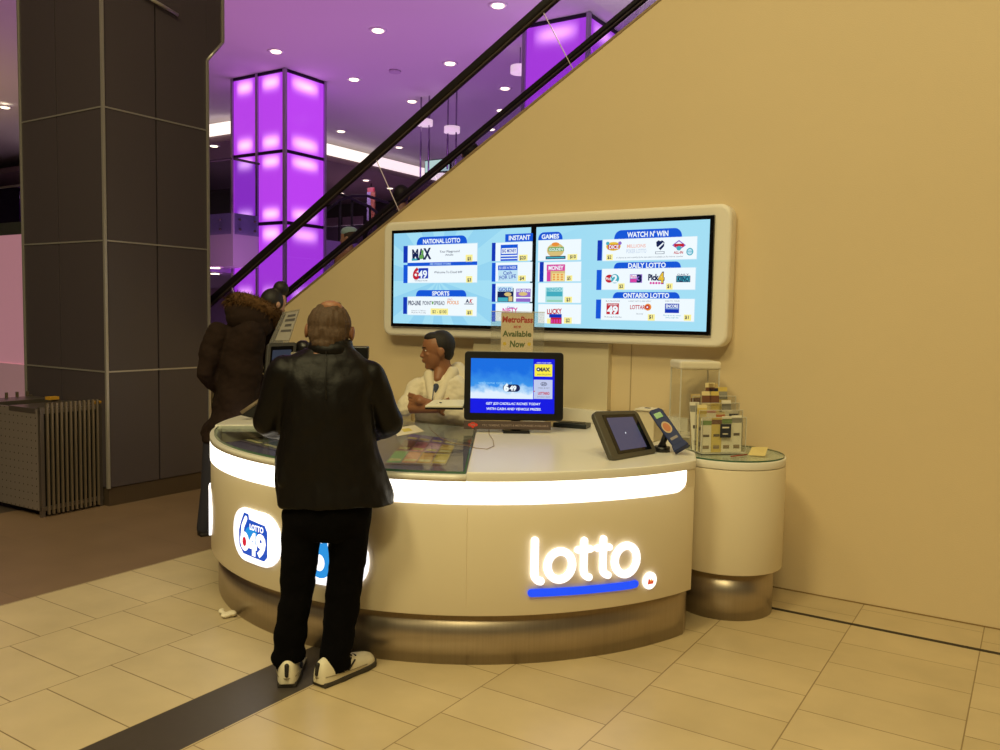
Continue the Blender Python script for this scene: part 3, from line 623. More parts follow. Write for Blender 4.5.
rc(C5, 478, 285, 608, 403, TN, 3); rc(C5, 478, 282, 608, 328, PK, 4); tx(C5, 'MONEY', 490, 292, 596, 320, WH, 5, .03); rc(C5, 478, 330, 505, 403, PK, 4); rc(C5, 515, 345, 605, 400, em('tv_cream', (248, 226, 150), .95), 4)
for i in range(3):
    for j in range(3): rc(C5, 522+i*28, 350+j*17, 538+i*28, 360+j*17, OR, 5)
rc(C5, 618, 360, 660, 400, YE, 3); tx(C5, '$5', 624, 368, 648, 392, NV, 4)
rc(C5, 468, 445, 594, 552, em('tv_ltteal', (170, 228, 232), .95), 3); tx(C5, 'BINGO', 478, 448, 584, 470, TE, 4, .02, rot=.05); rc(C5, 476, 475, 590, 510, TE, 4); rc(C5, 480, 535, 590, 550, em('tv_mint', (160, 220, 190), .9), 4)
rc(C5, 604, 512, 658, 554, YE, 3); tx(C5, '$3', 618, 520, 646, 545, NV, 4)
tx(C5, 'LUCKY', 478, 600, 584, 634, RD, 4, .04, rot=.05); rc(C5, 495, 636, 584, 662, BL2, 3); rc(C5, 504, 662, 584, 706, RD, 3); rc(C5, 480, 668, 504, 704, YE, 4)
for i in range(4): rc(C5, 508+i*19, 674, 520+i*19, 700, PK, 4)
rc(C5, 600, 660, 656, 704, YE, 3); tx(C5, '$2', 614, 668, 642, 694, NV, 4)
# right groups
rc(C6, 165, 62, 628, 128, BL, 1, 'arch'); tx(C6, "WATCH N' WIN", 255, 78, 536, 113, WH, 2, .03)
rc(C6, 50, 138, 82, 277, BL2, 1); rc(C6, 86, 120, 732, 276, PB, 1); rc(C6, 88, 123, 728, 272, WH, 2)
dc(C6, 160, 180, 50, em('tv_gold', (240, 200, 60), .9), 3, 30); rc(C6, 122, 168, 202, 200, RD, 4); tx(C6, 'DICE', 130, 172, 196, 196, WH, 5, .03); dc(C6, 122, 160, 12, TE, 4); dc(C6, 205, 158, 12, PU, 4)
tx(C6, 'MILLIONS', 252, 165, 380, 188, em('tv_faintred', (240, 190, 180), 1), 3, .02); tx(C6, 'POKER LOTTO', 248, 198, 384, 225, em('tv_faintblue', (200, 215, 235), 1), 3, .02)
def shp(C, pts, mt, lay): pr.poly([W(C, x, y) for x, y in pts], mt, lay)
shp(C6, [(452, 150), (468, 138), (480, 145), (492, 138), (508, 150), (506, 178), (480, 206), (454, 178)][::-1], NV, 3); shp(C6, [(462, 186), (500, 152), (504, 160), (470, 194)][::-1], WH, 4); rc(C6, 446, 214, 508, 232, GY, 3); rc(C6, 450, 217, 504, 229, WH, 4)
shp(C6, [(560, 172), (607, 136), (655, 172), (607, 206)][::-1], PU, 3); shp(C6, [(572, 172), (607, 146), (643, 172), (607, 196)][::-1], WH, 4); rc(C6, 575, 162, 642, 182, RD, 5); dc(C6, 607, 192, 16, TE, 5); tx(C6, 'ALL-IN', 572, 212, 636, 230, RD, 4, .03)
dc(C6, 681, 216, 24, TE, 3, 26); dc(C6, 681, 216, 17, PB, 4, 19); tx(C6, 'POKER', 666, 210, 697, 221, TE, 5)
rc(C6, 112, 234, 156, 274, YE, 3); tx(C6, '$2', 120, 242, 146, 264, NV, 4); tx(C6, 'A chance to win instantly & the next draw is available at the lottery counter', 180, 246, 635, 257, GY, 3, 0)
rc(C6, 162, 286, 620, 332, BL, 1, 'arch'); tx(C6, 'DAILY LOTTO', 260, 292, 516, 325, WH, 2, .03)
rc(C6, 44, 340, 78, 477, BL, 1); rc(C6, 80, 326, 722, 478, PB, 1); rc(C6, 82, 329, 718, 474, WH, 2)
dc(C6, 132, 400, 28, RD, 3); dc(C6, 170, 400, 30, TE, 4, 32); tx(C6, '2', 152, 376, 188, 424, WH, 5, .04); tx(C6, 'Pick', 108, 391, 150, 409, WH, 5, .02)
rc(C6, 272, 370, 356, 428, PU, 3); rc(C6, 276, 374, 318, 398, WH, 4); tx(C6, 'Pick', 278, 376, 316, 396, PK, 5, .02); rc(C6, 276, 402, 318, 424, PK, 4); tx(C6, '3', 320, 374, 354, 424, NV, 5, .05); 
tx(C6, 'Pick', 394, 370, 468, 410, NV, 4, .05); tx(C6, '4', 468, 362, 506, 424, em('tv_gold'), 5, .05); tx(C6, '4', 464, 358, 510, 430, NV, 4, .07)
for i in range(5): dc(C6, 415+i*19, 430, 8, PK, 4)
rc(C6, 588, 380, 684, 424, NV, 3); rc(C6, 592, 384, 680, 420, TE, 4); tx(C6, 'KENO', 598, 386, 676, 418, NV, 5, .04); tx(C6, 'DAILY', 596, 366, 674, 378, GY, 3)
rc(C6, 192, 432, 236, 474, YE, 3); tx(C6, '$2', 200, 440, 226, 463, NV, 4); rc(C6, 520, 432, 564, 474, YE, 3); tx(C6, '$1', 530, 440, 552, 463, NV, 4)
rc(C6, 155, 492, 612, 538, BL, 1, 'arch'); tx(C6, 'ONTARIO LOTTO', 226, 498, 540, 530, WH, 2, .03)
rc(C6, 40, 542, 74, 672, BL, 1); rc(C6, 74, 534, 715, 690, PB, 1); rc(C6, 76, 537, 711, 686, WH, 2)
rc(C6, 113, 568, 197, 643, RD, 3); tx(C6, 'ONTARIO', 122, 572, 188, 582, WH, 4, .01); tx(C6, '49', 118, 588, 192, 638, WH, 4, .05); tx(C6, 'BE A MILLIONAIRE', 108, 548, 205, 557, GY, 3, 0); tx(C6, 'Wednesday & Saturday', 96, 655, 216, 665, GY, 3, 0)
tx(C6, 'LOTTARI', 274, 580, 380, 608, RD, 3, .02); dc(C6, 395, 594, 24, OR, 3); dc(C6, 393, 594, 15, RD, 4); dc(C6, 392, 594, 6, WH, 5); tx(C6, '2 GREAT WAYS TO WIN WEEKLY', 262, 549, 418, 558, GY, 3, 0); tx(C6, 'Saturday', 315, 634, 362, 643, GY, 3, 0)
rc(C6, 511, 570, 608, 634, BL2, 3); tx(C6, 'ENCORE', 518, 577, 602, 597, WH, 4, .04); rc(C6, 516, 603, 604, 607, PB, 4); tx(C6, 'ADD TO YOUR', 512, 548, 612, 557, GY, 3, 0); tx(C6, 'Play up to ten times', 500, 645, 620, 655, TE, 3, 0); tx(C6, 'every single day', 515, 660, 605, 670, TE, 3, 0)
rc(C6, 394, 642, 442, 686, YE, 3); tx(C6, '$1', 405, 648, 430, 672, NV, 4); rc(C6, 640, 645, 690, 686, YE, 3); tx(C6, '$1', 650, 652, 676, 674, NV, 4)
pr.build('display', tv)
# panel and seam beneath the screens
slab('wall_panel_under_screens', -3.487, 5.055, -2.40, 5.109, .995, 1.44, mat('wall_panel', (214, 200, 168), .45))
slab('trim_wall_joint', -2.262, 5.106, -2.256, 5.111, .95, 1.44, mat('joint', (176, 154, 118), .6))
# ------------------------------------------------------------------ the kiosk
KC = Vector((-3.04, 4.45, 0))
def KR(a):
    t = min(1, max(0, (290-a)/90)); t = t*t*(3-2*t); return 1.65-.04*t+.014*min(1, max(0, (a-325)/18))
def kp(a, z=0, off=0): r = KR(a)+off; return Vector((KC.x+r*math.cos(R(a)), KC.y+r*math.sin(R(a)), z))
kiosk = thing('lottery_kiosk', 'round cream lottery counter with glowing white band and lotto sign', 'counter', (-3.0, 3.6, 0))
def arcpts(a0, a1, off=0, st=2.0):
    n = max(2, int(abs(a1-a0)/st)+1); return [tuple(kp(a0+(a1-a0)*k/(n-1), 0, off))[:2] for k in range(n)]
A0, A1 = 163.0, 346.0                       # left end and right corner of the outer arc
YB = 5.085
def footprint(off, a0=A0, a1=A1):
    # counter-clockwise: arc, right end cut back around the side cabinet, wall line, left wing, staff well
    p = arcpts(a0, a1, off)
    p += [(-1.47+off*.3, 4.14), (-1.56+off*.3, 4.26), (-1.765, 4.42), (-1.79, YB), (-2.9, YB), (-2.9, 4.40), (-4.05, 4.40), (-4.05, YB-.02)]
    e = kp(a0, 0, off); 
    if e.y < YB-.04: p.append((e.x, YB-.02))
    return p
mb = MB(); mb.prism(footprint(-.04), 0, .245, STEEL, None, True); mb.build('plinth', kiosk)
mb = MB(); mb.prism(footprint(0), .245, .78, BODY, None, True); mb.build('body', kiosk, bev=.002)
BH_ = mat('band_backing', (200, 190, 170), .5)
mb = MB(); mb.prism(arcpts(A0, A1, -.012)+arcpts(A0, A1, -.035)[::-1], .78, .862, BH_); mb.build('band_housing', kiosk)
mb = MB(); mb.prism(arcpts(303.5, A1, -.036)+[(-1.50, 4.14), (-1.59, 4.27), (-1.78, 4.44), (-1.80, YB), (-2.89, YB), (-2.89, 4.41), (-2.96, 4.35)], .78, .862, BH_); mb.build('deck_core', kiosk)
mb = MB(); mb.prism(arcpts(A0, 222, -.036)+[(-3.99, 4.39), (-4.06, 4.41), (-4.06, YB-.03)], .78, .862, BH_); mb.build('deck_core', kiosk)
# luminous band (rounded end at the right)
mb = MB(); z0, z1 = .762, .866
pts = [(a, z0, z1) for a in [A0+(340.5-A0)*k/110 for k in range(111)]]
for k in range(1, 9):
    q = k/8; a = 340.5+2.9*math.sin(q*math.pi/2); pts.append((a, z0+.055*(1-math.cos(q*math.pi/2)), z1))
outer = [[kp(a, zl, .0035), kp(a, zh, .0035)] for a, zl, zh in pts]; inner = [[kp(a, zl, -.012), kp(a, zh, -.012)] for a, zl, zh in pts]
mb.rings([[o_[0], o_[1], i_[1], i_[0]] for o_, i_ in zip(outer, inner)], BAND, True, True); mb.build('light_band', kiosk)
# body continues beside the end of the band
mb = MB(); qs = arcpts(343.4, A1, 0, 1)+[(-1.47, 4.14), (-1.56, 4.26), (-1.6, 4.2)]; mb.prism(qs, .779, .864, BODY); mb.build('end_block', kiosk)
# deck: right side solid, left side a rim with the ticket case
AS = 303.0
ds = kp(AS); SP = (-2.98, 4.38)
p = arcpts(AS, A1, .004); p += [(-1.455, 4.14), (-1.51, 4.28), (-1.70, 4.44), (-1.755, 4.55), (-1.755, 4.72), (-1.64, 4.92), (-1.62, YB), (-2.9, YB), (-2.9, 4.38), SP]
mb = MB(); mb.prism(p, .864, .91, DECK, None, True); mb.build('deck_top', kiosk, bev=.006, seg=3)
GA = 222.0                                  # the glass case runs from here to AS
p = arcpts(A0, GA, .004)+[(-4.05, 4.30), (-4.05, YB-.02), tuple(kp(A0, 0, 0))[:2]]
p = arcpts(A0, GA, .004)+[tuple(kp(GA, 0, -.35))[:2], (-3.98, 4.38), (-4.05, 4.39), (-4.05, YB-.02)]
mb = MB(); mb.prism(p, .864, .91, DECK, None, True); mb.build('side_deck', kiosk, bev=.005)
rim = MB(); rin = arcpts(GA, AS, .004); rr2 = arcpts(GA, AS, -.035)[::-1]; rim.prism(rin+rr2, .866, .896, DECK, None, True); rim.prism(arcpts(GA, AS, -.02)+rr2, .80, .866, DECK); rim.build('case_rim', kiosk)
mb = MB(); mb.prism(arcpts(GA, AS, -.035)+[SP, (-3.98, 4.38)], .782, .80, mat('case_floor', (112, 102, 150), .4)); mb.build('case_floor', kiosk)
MB().box((-3.48, 4.385, .847), (1.0, .02, .09), DECK).build('case_back', kiosk)
gp = arcpts(GA+.5, AS-.3, -.022)+[(-2.995, 4.375), (-3.97, 4.375)]
mb = MB(); mb.prism(gp, .897, .907, glassmat('case_glass', (246, 250, 247), .2, .01)); mb.build('glass_top', kiosk)
ge = arcpts(GA+.5, AS-.3, -.020, 1.0); mb = MB(); mb.rings([[Vector((x, y, .897)), Vector((x, y, .908))] for x, y in ge], GEDGE, False, True, False)
a_, b_ = kp(AS-.3, .902, -.02), Vector((-2.995, 4.375, .902)); mb.tube([a_, b_], .005, GEDGE, 6); mb.build('glass_edge', kiosk)
slabseam = MB(); slabseam.box(kp(303.2, .52, .0008), (.003, .004, .46), mat('seam_light', (236, 222, 196), .5)); slabseam.build('body_seam', kiosk)
# lit sign letters wrapped on the body
kf = lambda u, v, l: kp(u, v, l)
def KF(u, v, l):                            # u metres along arc measured from 313 deg
    return kp(313.0+math.degrees(u/1.65), v, l)
sg = Print(KF); Wd = .035; lo, hi = .004, .016
def arcp(cx, cy, r, a0, a1, n=14, ry=None): return [(cx+r*math.cos(R(a0+(a1-a0)*k/n)), cy+(ry or r)*math.sin(R(a0+(a1-a0)*k/n))) for k in range(n+1)]
U = lambda deg: R(deg-313)*1.65
sg.stroke([(U(314.0), .595), (U(314.0), .44)]+arcp(U(314.0)+.035, .44, .035, 180, 262, 5), Wd, LETTER, lo, hi)
sg.stroke(arcp(U(318.2), .474, .060, 0, 360, 24, .066), Wd, LETTER, lo, hi)
for c in (322.3, 325.75):
    sg.stroke([(U(c), .583), (U(c), .44)]+arcp(U(c)+.033, .44, .033, 180, 262, 5), Wd*.92, LETTER, lo, hi); sg.stroke([(U(c)-.032, .541), (U(c)+.032, .541)], Wd*.86, LETTER, lo, hi)
sg.stroke(arcp(U(330.1), .470, .062, 0, 360, 24, .069), Wd, LETTER, lo, hi)
sg.build('lotto_lettering', kiosk, label='glowing white lotto lettering')
sg = Print(KF); sg.stroke([(U(313.6)+.3*k/9*1.69, .352-.0009*k) for k in range(10)]+[(U(332.1), .346)], .036, em('sign_blue', (20, 80, 250), 1.0), .004, .013); sg.build('sign_underline', kiosk, label='glowing blue underline')
bl = Print(KF); n = 24
bl.b.prism([(U(335.2)+.040*math.cos(2*math.pi*k/n), .349+.042*math.sin(2*math.pi*k/n)) for k in range(n)], .003, .012, LETTER, KF)
for q in ([(-.018, -.016), (-.004, -.016), (.004, -.002), (-.012, .016)], [(-.004, -.016), (.018, -.016), (.02, .002), (.004, -.002)]):
    bl.poly([(U(335.2)+a, .349+b3) for a, b3 in q], em('emblem_red', (226, 84, 50), .9), .0135)
bl.poly([(U(335.2)-.004, .349-.004), (U(335.2)+.012, .349+.0), (U(335.2)+.004, .349+.012)], em('emblem_orange', (250, 170, 60), .9), .0145)
bl.build('round_emblem', kiosk, label='small round emblem with a red mark')
def pill(ac, zc, hw, hh, r, name, draw, label):
    ps = Print(lambda u, v, l: kp(ac+math.degrees(u/1.62), zc+v, l))
    pts = rrect(-hw, -hh, hw, hh, r, 6); ps.curved = True; ps.poly(pts, LETTER, .012); nn_ = len(pts); ps.b.add([ps.fr(u, v, .0) for u, v in pts]+[ps.fr(u, v, .012) for u, v in pts], [(i_, (i_+1) % nn_, nn_+(i_+1) % nn_, nn_+i_) for i_ in range(nn_)], LETTER)
    draw(ps); ps.build(name, kiosk, label=label)
CYB = em('logo_cyan', (30, 150, 230), .95); DB = em('logo_blue', (20, 84, 200), .9); LR = em('logo_red', (226, 30, 60), .9)
def d649(ps):
    pts = [(-.145, .01), (-.14, -.065), (-.10, -.100), (.09, -.105), (.115, -.08), (.115, .045), (.095, .075), (-.04, .085), (-.045, .11), (-.09, .112), (-.125, .055)]
    ps.poly([(u*.98, v*1.0) for u, v in pts], DB, .0128); ps.disc(-.02, .0, .06, CYB, .0134, .05)
    ps.stroke(arcp(-.082, -.035, .030, 0, 360, 16, .036), .026, LETTER, .0142); ps.stroke([(-.108, -.02), (-.098, .04), (-.068, .085)], .026, LETTER, .0142); ps.disc(-.082, -.037, .019, LR, .0150, .024)
    ps.text('4', -.012, -.035, .105, LETTER, .0142, .05); ps.text('9', .062, -.03, .105, LETTER, .0142, .05); ps.text('LOTTO', .025, .05, .028, LETTER, .0142, .03, .115)
pill(262.6, .486, .205, .135, .125, 'logo_sign', d649, 'glowing white pill sign with blue 649 logo')
def dmax(ps):
    ps.disc(-.045, -.02, .07, CYB, .0128, .085); ps.disc(-.05, -.03, .03, LETTER, .0136, .04); ps.stroke([(-.02, .06), (.0, -.05)], .03, CYB, .0131); ps.stroke([(.02, .03), (.07, -.05)], .03, CYB, .0131)
pill(280.2, .47, .205, .135, .125, 'logo_sign', dmax, 'glowing white pill sign with cyan logo behind the man')
pill(231.5, .45, .205, .135, .125, 'logo_sign', lambda ps: None, 'glowing pill sign at the left end of the counter')
# ------------------------------------------------------------------ inside the case: ticket sheet
tk = Print(lambda u, v, l: Vector((u, v, .8085+.0012*l)))
c = [on_z(392, 461, .81), on_z(438, 461, .81), on_z(455, 436, .81), on_z(415, 430, .81)]
def bil(u, v): 
    a = c[0].lerp(c[1], u); b3 = c[3].lerp(c[2], u); return a.lerp(b3, v)
def ticket_sheet(c4, label, cols, N=4, Mx=3):
    mb = MB()
    P2 = lambda u, v, dz: (c4[0].lerp(c4[1], u)).lerp(c4[3].lerp(c4[2], u), v)+Vector((0, 0, dz))
    mb.add([P2(0, 0, 0), P2(1, 0, 0), P2(1, 1, 0), P2(0, 1, 0), P2(0, 0, -.006), P2(1, 0, -.006), P2(1, 1, -.006), P2(0, 1, -.006)], [(0, 1, 2, 3), (7, 6, 5, 4), (0, 4, 5, 1), (1, 5, 6, 2), (2, 6, 7, 3), (3, 7, 4, 0)], mat('ticket_card', (150, 130, 160), .5))
    k = 0
    for i in range(N):
        for j in range(Mx):
            u0_, u1 = (i+.04)/N, (i+.96)/N; v0, v1 = (j+.04)/Mx, (j+.96)/Mx
            mb.add([P2(u0_, v0, .0012), P2(u1, v0, .0012), P2(u1, v1, .0012), P2(u0_, v1, .0012)], [(0, 1, 2, 3)], mat('ticket_'+cols[k % len(cols)][0], cols[k % len(cols)][1], .5))
            um = (u0_+u1)/2; mb.add([P2(u0_+.02, v0+.1/Mx, .002), P2(u1-.02, v0+.1/Mx, .002), P2(u1-.02, v0+.3/Mx, .002), P2(u0_+.02, v0+.3/Mx, .002)], [(0, 1, 2, 3)], mat('ticket_cream', (226, 210, 170), .5)); k += 1
    return mb.build('ticket_sheet', None, label=label, cat='lottery tickets')
cols = [('green', (130, 190, 150)), ('plum', (150, 70, 150)), ('violet', (130, 110, 210)), ('salmon', (230, 150, 140)), ('rose', (220, 130, 190)), ('lilac', (180, 165, 230)), ('orange', (206, 140, 60)), ('mauve', (200, 150, 220)), ('indigo', (100, 94, 210)), ('gold', (210, 180, 70)), ('amber', (196, 160, 80)), ('blueish', (90, 96, 170))]
ticket_sheet([on_z(385, 463, .81), on_z(446, 464, .81), on_z(459, 438, .81), on_z(412, 431, .81)], 'colourful sheet of scratch tickets under the counter glass', cols)
ticket_sheet([on_z(240, 440, .81), on_z(300, 456, .81), on_z(330, 446, .81), on_z(275, 432, .81)], 'dim grey ticket sheet under the glass left of the man', [('g1', (90, 96, 92)), ('g2', (110, 108, 100)), ('g3', (80, 84, 88))], 3, 2)
sl = MB(); a = on_z(399, 429, .911); e1 = (on_z(424, 434, .911)-a); 
sl.add([on_z(397, 436, .911), on_z(424, 431, .911), on_z(415, 425, .911), on_z(394, 428, .911)]+[on_z(397, 436, .911)+Vector((0, 0, -.003)), on_z(424, 431, .911)+Vector((0, 0, -.003)), on_z(415, 425, .911)+Vector((0, 0, -.003)), on_z(394, 428, .911)+Vector((0, 0, -.003))], [(0, 1, 2, 3), (7, 6, 5, 4), (0, 4, 5, 1), (1, 5, 6, 2), (2, 6, 7, 3), (3, 7, 4, 0)], mat('paper', (232, 222, 196), .6))
sl.add([on_z(404, 432, .9118), on_z(413, 430.5, .9118), on_z(409, 428, .9118), on_z(401, 429, .9118)], [(0, 1, 2, 3)], mat('paper_yellow', (220, 200, 90), .6))
sl.build('paper_slip', None, label='white and yellow paper slip on the glass by the man\'s elbow', cat='paper')
cp = [(428, 425), (432, 431), (441, 438), (452, 443), (464, 445), (476, 448), (487, 449), (494, 446), (493, 440), (489, 434), (489, 429)]
MB().tube([on_z(x, y, .913) for x, y in cp], .0018, mat('cord_tan', (150, 124, 92), .6), 6).build('thin_cord', None, label='thin tan cord looping over the counter below the monitor', cat='cord')
# ------------------------------------------------------------------ things on the deck
def frame4(tl, tr, br, bl):                 # local frame from four corner points
    tl, tr, br, bl = map(Vector, (tl, tr, br, bl)); c = (tl+tr+br+bl)/4; ex = ((tr-tl)+(br-bl)); w_ = ex.length/2; ex.normalize()
    eu = ((tl-bl)+(tr-br)); h_ = eu.length/2; eu = (eu-ex*eu.dot(ex)).normalized(); n = ex.cross(eu)
    return c, ex, eu, n, w_, h_
def fbox(mb, fr_, u0_, u1, v0, v1, d0_, d1, mt, r=0):
    c, ex, eu, n = fr_[:4]
    poly = rrect(u0_, v0, u1, v1, r, 5) if r else [(u0_, v0), (u1, v0), (u1, v1), (u0_, v1)]
    mb.prism(poly, d0_, d1, mt, lambda x, y, z: c+ex*x+eu*y+n*z, bool(r))
def fprint(fr_, base): c, ex, eu, n = fr_[:4]; return Print(lambda u, v, l: c+ex*u+eu*v+n*(base+.0007*l))
# monitor
MBASE = (-2.66, 4.30)
cm = near(514, 386, MBASE); az = math.atan2(-(cm.y), -(cm.x))+R(3); n = Vector((math.cos(az)*math.cos(R(8)), math.sin(az)*math.cos(R(8)), math.sin(R(8)))); ex = Vector((-math.sin(az), math.cos(az), 0)); eu = n.cross(ex)
mf = (cm, ex, eu, n)
mo = thing('customer_monitor', 'black flat monitor with blue cloud advert on the counter', 'monitor', (-2.62, 4.33, .91))
mw, mh = .30, .208
mb = MB(); fbox(mb, mf, -mw, mw, -mh, mh, -.035, 0, BLACK, .022); mb.build('housing', mo, bev=.004)
mb = MB(); fbox(mb, mf, -.2, .2, -.15, .15, -.075, -.035, BLACK, .03); mb.build('rear_cover', mo)
def sky_mat():
    M = bpy.data.materials.new('advert_sky'); M.use_nodes = True; nt = M.node_tree; b = nt.nodes['Principled BSDF']; b.inputs['Base Color'].default_value = (0, 0, 0, 1); b.inputs['Roughness'].default_value = .25
    uv = nt.nodes.new('ShaderNodeUVMap'); n_ = nt.nodes.new('ShaderNodeTexNoise'); n_.inputs['Scale'].default_value = 4.2; n_.inputs['Detail'].default_value = 6; nt.links.new(uv.outputs[0], n_.inputs[0])
    sp = nt.nodes.new('ShaderNodeSeparateXYZ'); nt.links.new(uv.outputs[0], sp.inputs[0])
    q = nt.nodes.new('ShaderNodeMath'); q.operation = 'MULTIPLY_ADD'; nt.links.new(n_.outputs['Fac'], q.inputs[0]); q.inputs[1].default_value = .55; nt.links.new(sp.outputs[1], q.inputs[2])
    r = nt.nodes.new('ShaderNodeValToRGB'); nt.links.new(q.outputs[0], r.inputs[0]); e = r.color_ramp.elements
    e[0].position = .40; e[0].color = (*lin((225, 240, 255)), 1); e[1].position = .62; e[1].color = (*lin((60, 150, 235)), 1)
    x1 = r.color_ramp.elements.new(1.0); x1.color = (*lin((20, 110, 225)), 1); x2 = r.color_ramp.elements.new(.50); x2.color = (*lin((170, 212, 248)), 1)
    nt.links.new(r.outputs[0], b.inputs['Emission Color']); b.inputs['Emission Strength'].default_value = 1.0; return M
pm = fprint(mf, .0006); SKY = sky_mat(); MBL = em('mon_blue', (10, 20, 226), 1.0)
sx0, sx1, sy0, sy1 = -.262, .245, -.165, .165
yb = sy0+(sy1-sy0)*.265; xr = sx0+(sx1-sx0)*.745
pm.rect(sx0, sy0, sx1, sy1, MBL, 0)
pm.text('GET $20 CADILLAC RICHES TODAY', -.005, sy0+.058, .014, WH, 1, .02, .33, shear=.15); pm.text('WITH CASH AND VEHICLE PRIZES.', -.0, sy0+.026, .014, WH, 1, .02, .33, shear=.15)
pm.rect(xr+.004, yb+.002, sx1-.012, yb+.118, em('mon_pale', (196, 206, 240), .95), 1); pm.rect(xr+.008, sy1-.105, sx1-.014, sy1-.03, em('mon_yellow', (250, 236, 70), 1.0), 1)
pm.text('MAX', (xr+sx1)/2, sy1-.062, .022, NV, 2, .05); pm.disc((xr+sx1)/2-.034, sy1-.062, .012, NV, 2); pm.disc((xr+sx1)/2-.034, sy1-.062, .005, WH, 3); pm.text('CHECK YOUR TICKET', (xr+sx1)/2, sy1-.022, .008, WH, 2, 0, .09)
pm.text('$60 MILLION', (xr+sx1)/2, sy1-.092, .008, NV, 2, 0, .08); pm.disc((xr+sx1)/2, yb+.092, .02, NV, 2, .012); pm.disc((xr+sx1)/2, yb+.092, .017, em('mon_pale'), 3, .009); pm.text('649', (xr+sx1)/2, yb+.092, .011, NV, 4, .03)
pm.text('LOTTARIO', (xr+sx1)/2, yb+.036, .015, RD, 2, .04, .07); pm.text('SATURDAY DRAW', (xr+sx1)/2, yb+.014, .008, GY, 2, 0, .08); pm.text('WED & SAT', (xr+sx1)/2, yb+.068, .008, GY, 2, 0, .07); pm.rect(xr+.002, yb+.045, xr+.012, yb+.05, RD, 2)
pm.text('welcome to cloud', -.115, .018, .017, em('mon_faint', (130, 200, 250), 1), 2, 0, .2)
pm.stroke([(-.045, -.013), (.015, -.013)], .044, NV, 3); pm.text('6', -.047, -.010, .040, WH, 4, .07); pm.text('49', -.006, -.013, .028, WH, 4, .05)
pm.build('display', mo)
o = MB(); c, ex_, eu_, n_ = mf; vs = [c+ex_*x+eu_*y+n_*.0014 for x, y in ((sx0, yb), (xr, yb), (xr, sy1), (sx0, sy1))]
o.add(vs+[v-n_*.0005 for v in vs], [(0, 1, 2, 3), (7, 6, 5, 4)], SKY); o = o.build('advert_picture', mo); uvl = o.data.uv_layers.new(name='uv')
for pl in o.data.polygons:
    for k, li in enumerate(pl.loop_indices): uvl.data[li].uv = ((0, 0), (1.35, 0), (1.35, 1), (0, 1))[k]
mb = MB(); fbox(mb, mf, -mw-.0, mw-.075, -mh-.055, -mh-.004, -.02, .012, mat('grey_bar', (84, 68, 62), .5)); mb.build('lower_bar', mo, bev=.003, label='grey-brown strip with red transit emblem')
pm = fprint(mf, .0128); TXT = mat('bar_text', (170, 150, 140), .5); TR = mat('emblem_red_print', (214, 60, 40), .5)
pm.disc(-.245, -mh-.03, .030, TR, 0, .012); pm.poly([(-.26, -mh-.036), (-.23, -mh-.036), (-.245, -mh-.052)], TR, 1); pm.poly([(-.255, -mh-.024), (-.235, -mh-.024), (-.235, -mh-.014), (-.255, -mh-.014)], TR, 1); pm.text('TTC', -.245, -mh-.03, .010, TXT, 2, .03)
pm.text('TTC TOKENS, TICKETS & METROPASSES AVAILABLE', .01, -mh-.031, .011, TXT, 1, .01, .40); pm.build('bar_print', mo)
mb = MB(); mb.tube([Vector((cm.x-.0, cm.y+.04, .92)), cm-n*.05-eu*.08], .03, BLACK, 12); mb.box((cm.x-.01, cm.y+.045, .918), (.22, .16, .014), BLACK, yawm(az)); mb.build('stand', mo)
# metropass sign holder on the monitor
sgn = thing('sign_holder', 'clear acrylic holder with MetroPass Available Now notice above the monitor', 'sign', cm+eu*mh)
sfm = (cm+eu*mh+Vector((0, 0, 0))-n*.02, ex, Vector((0, 0, 1)), Vector((n.x, n.y, 0)).normalized())
mb = MB()
for d in (-.010, .004): fbox(mb, sfm, -.145, .18, .002, .245, d, d+.003, ACR)
mb.build('acrylic_sleeve', sgn)
mb = MB(); fbox(mb, sfm, -.145, .18, .243, .247, -.01, .008, ACRE); fbox(mb, sfm, -.145, .18, -.0, .004, -.012, .010, ACRE); split_build(mb, 'sleeve_edge', sgn)
mb = MB(); fbox(mb, sfm, -.083, .113, .004, .240, -.004, .002, mat('notice_paper', (226, 208, 180), .6)); mb.build('notice', sgn, label='cream paper notice')
pm = fprint(sfm, .0078); NR = mat('notice_red', (190, 40, 30), .6); NG = mat('notice_green', (84, 104, 46), .6); NY = mat('notice_yellow', (230, 200, 60), .6)
pm.fr = (lambda f: (lambda u, v, l: f[0]+f[1]*(u+.015)+f[2]*v+f[3]*(.0025+.0004*l)))(sfm)
pm.text('MetroPass', 0, .198, .036, NR, 0, .035, .186, shear=.1); pm.text('are', 0, .158, .014, NR, 0, .02, .045); pm.rect(-.022, .146, .022, .149, NR, 0)
pm.text('Available', 0, .112, .034, NG, 0, .035, .176); pm.text('Now', 0, .050, .038, NG, 0, .035, .095, shear=.1); pm.disc(-.075, .05, .011, NY, 0); pm.disc(.075, .05, .011, NY, 0); pm.build('notice_print', sgn)
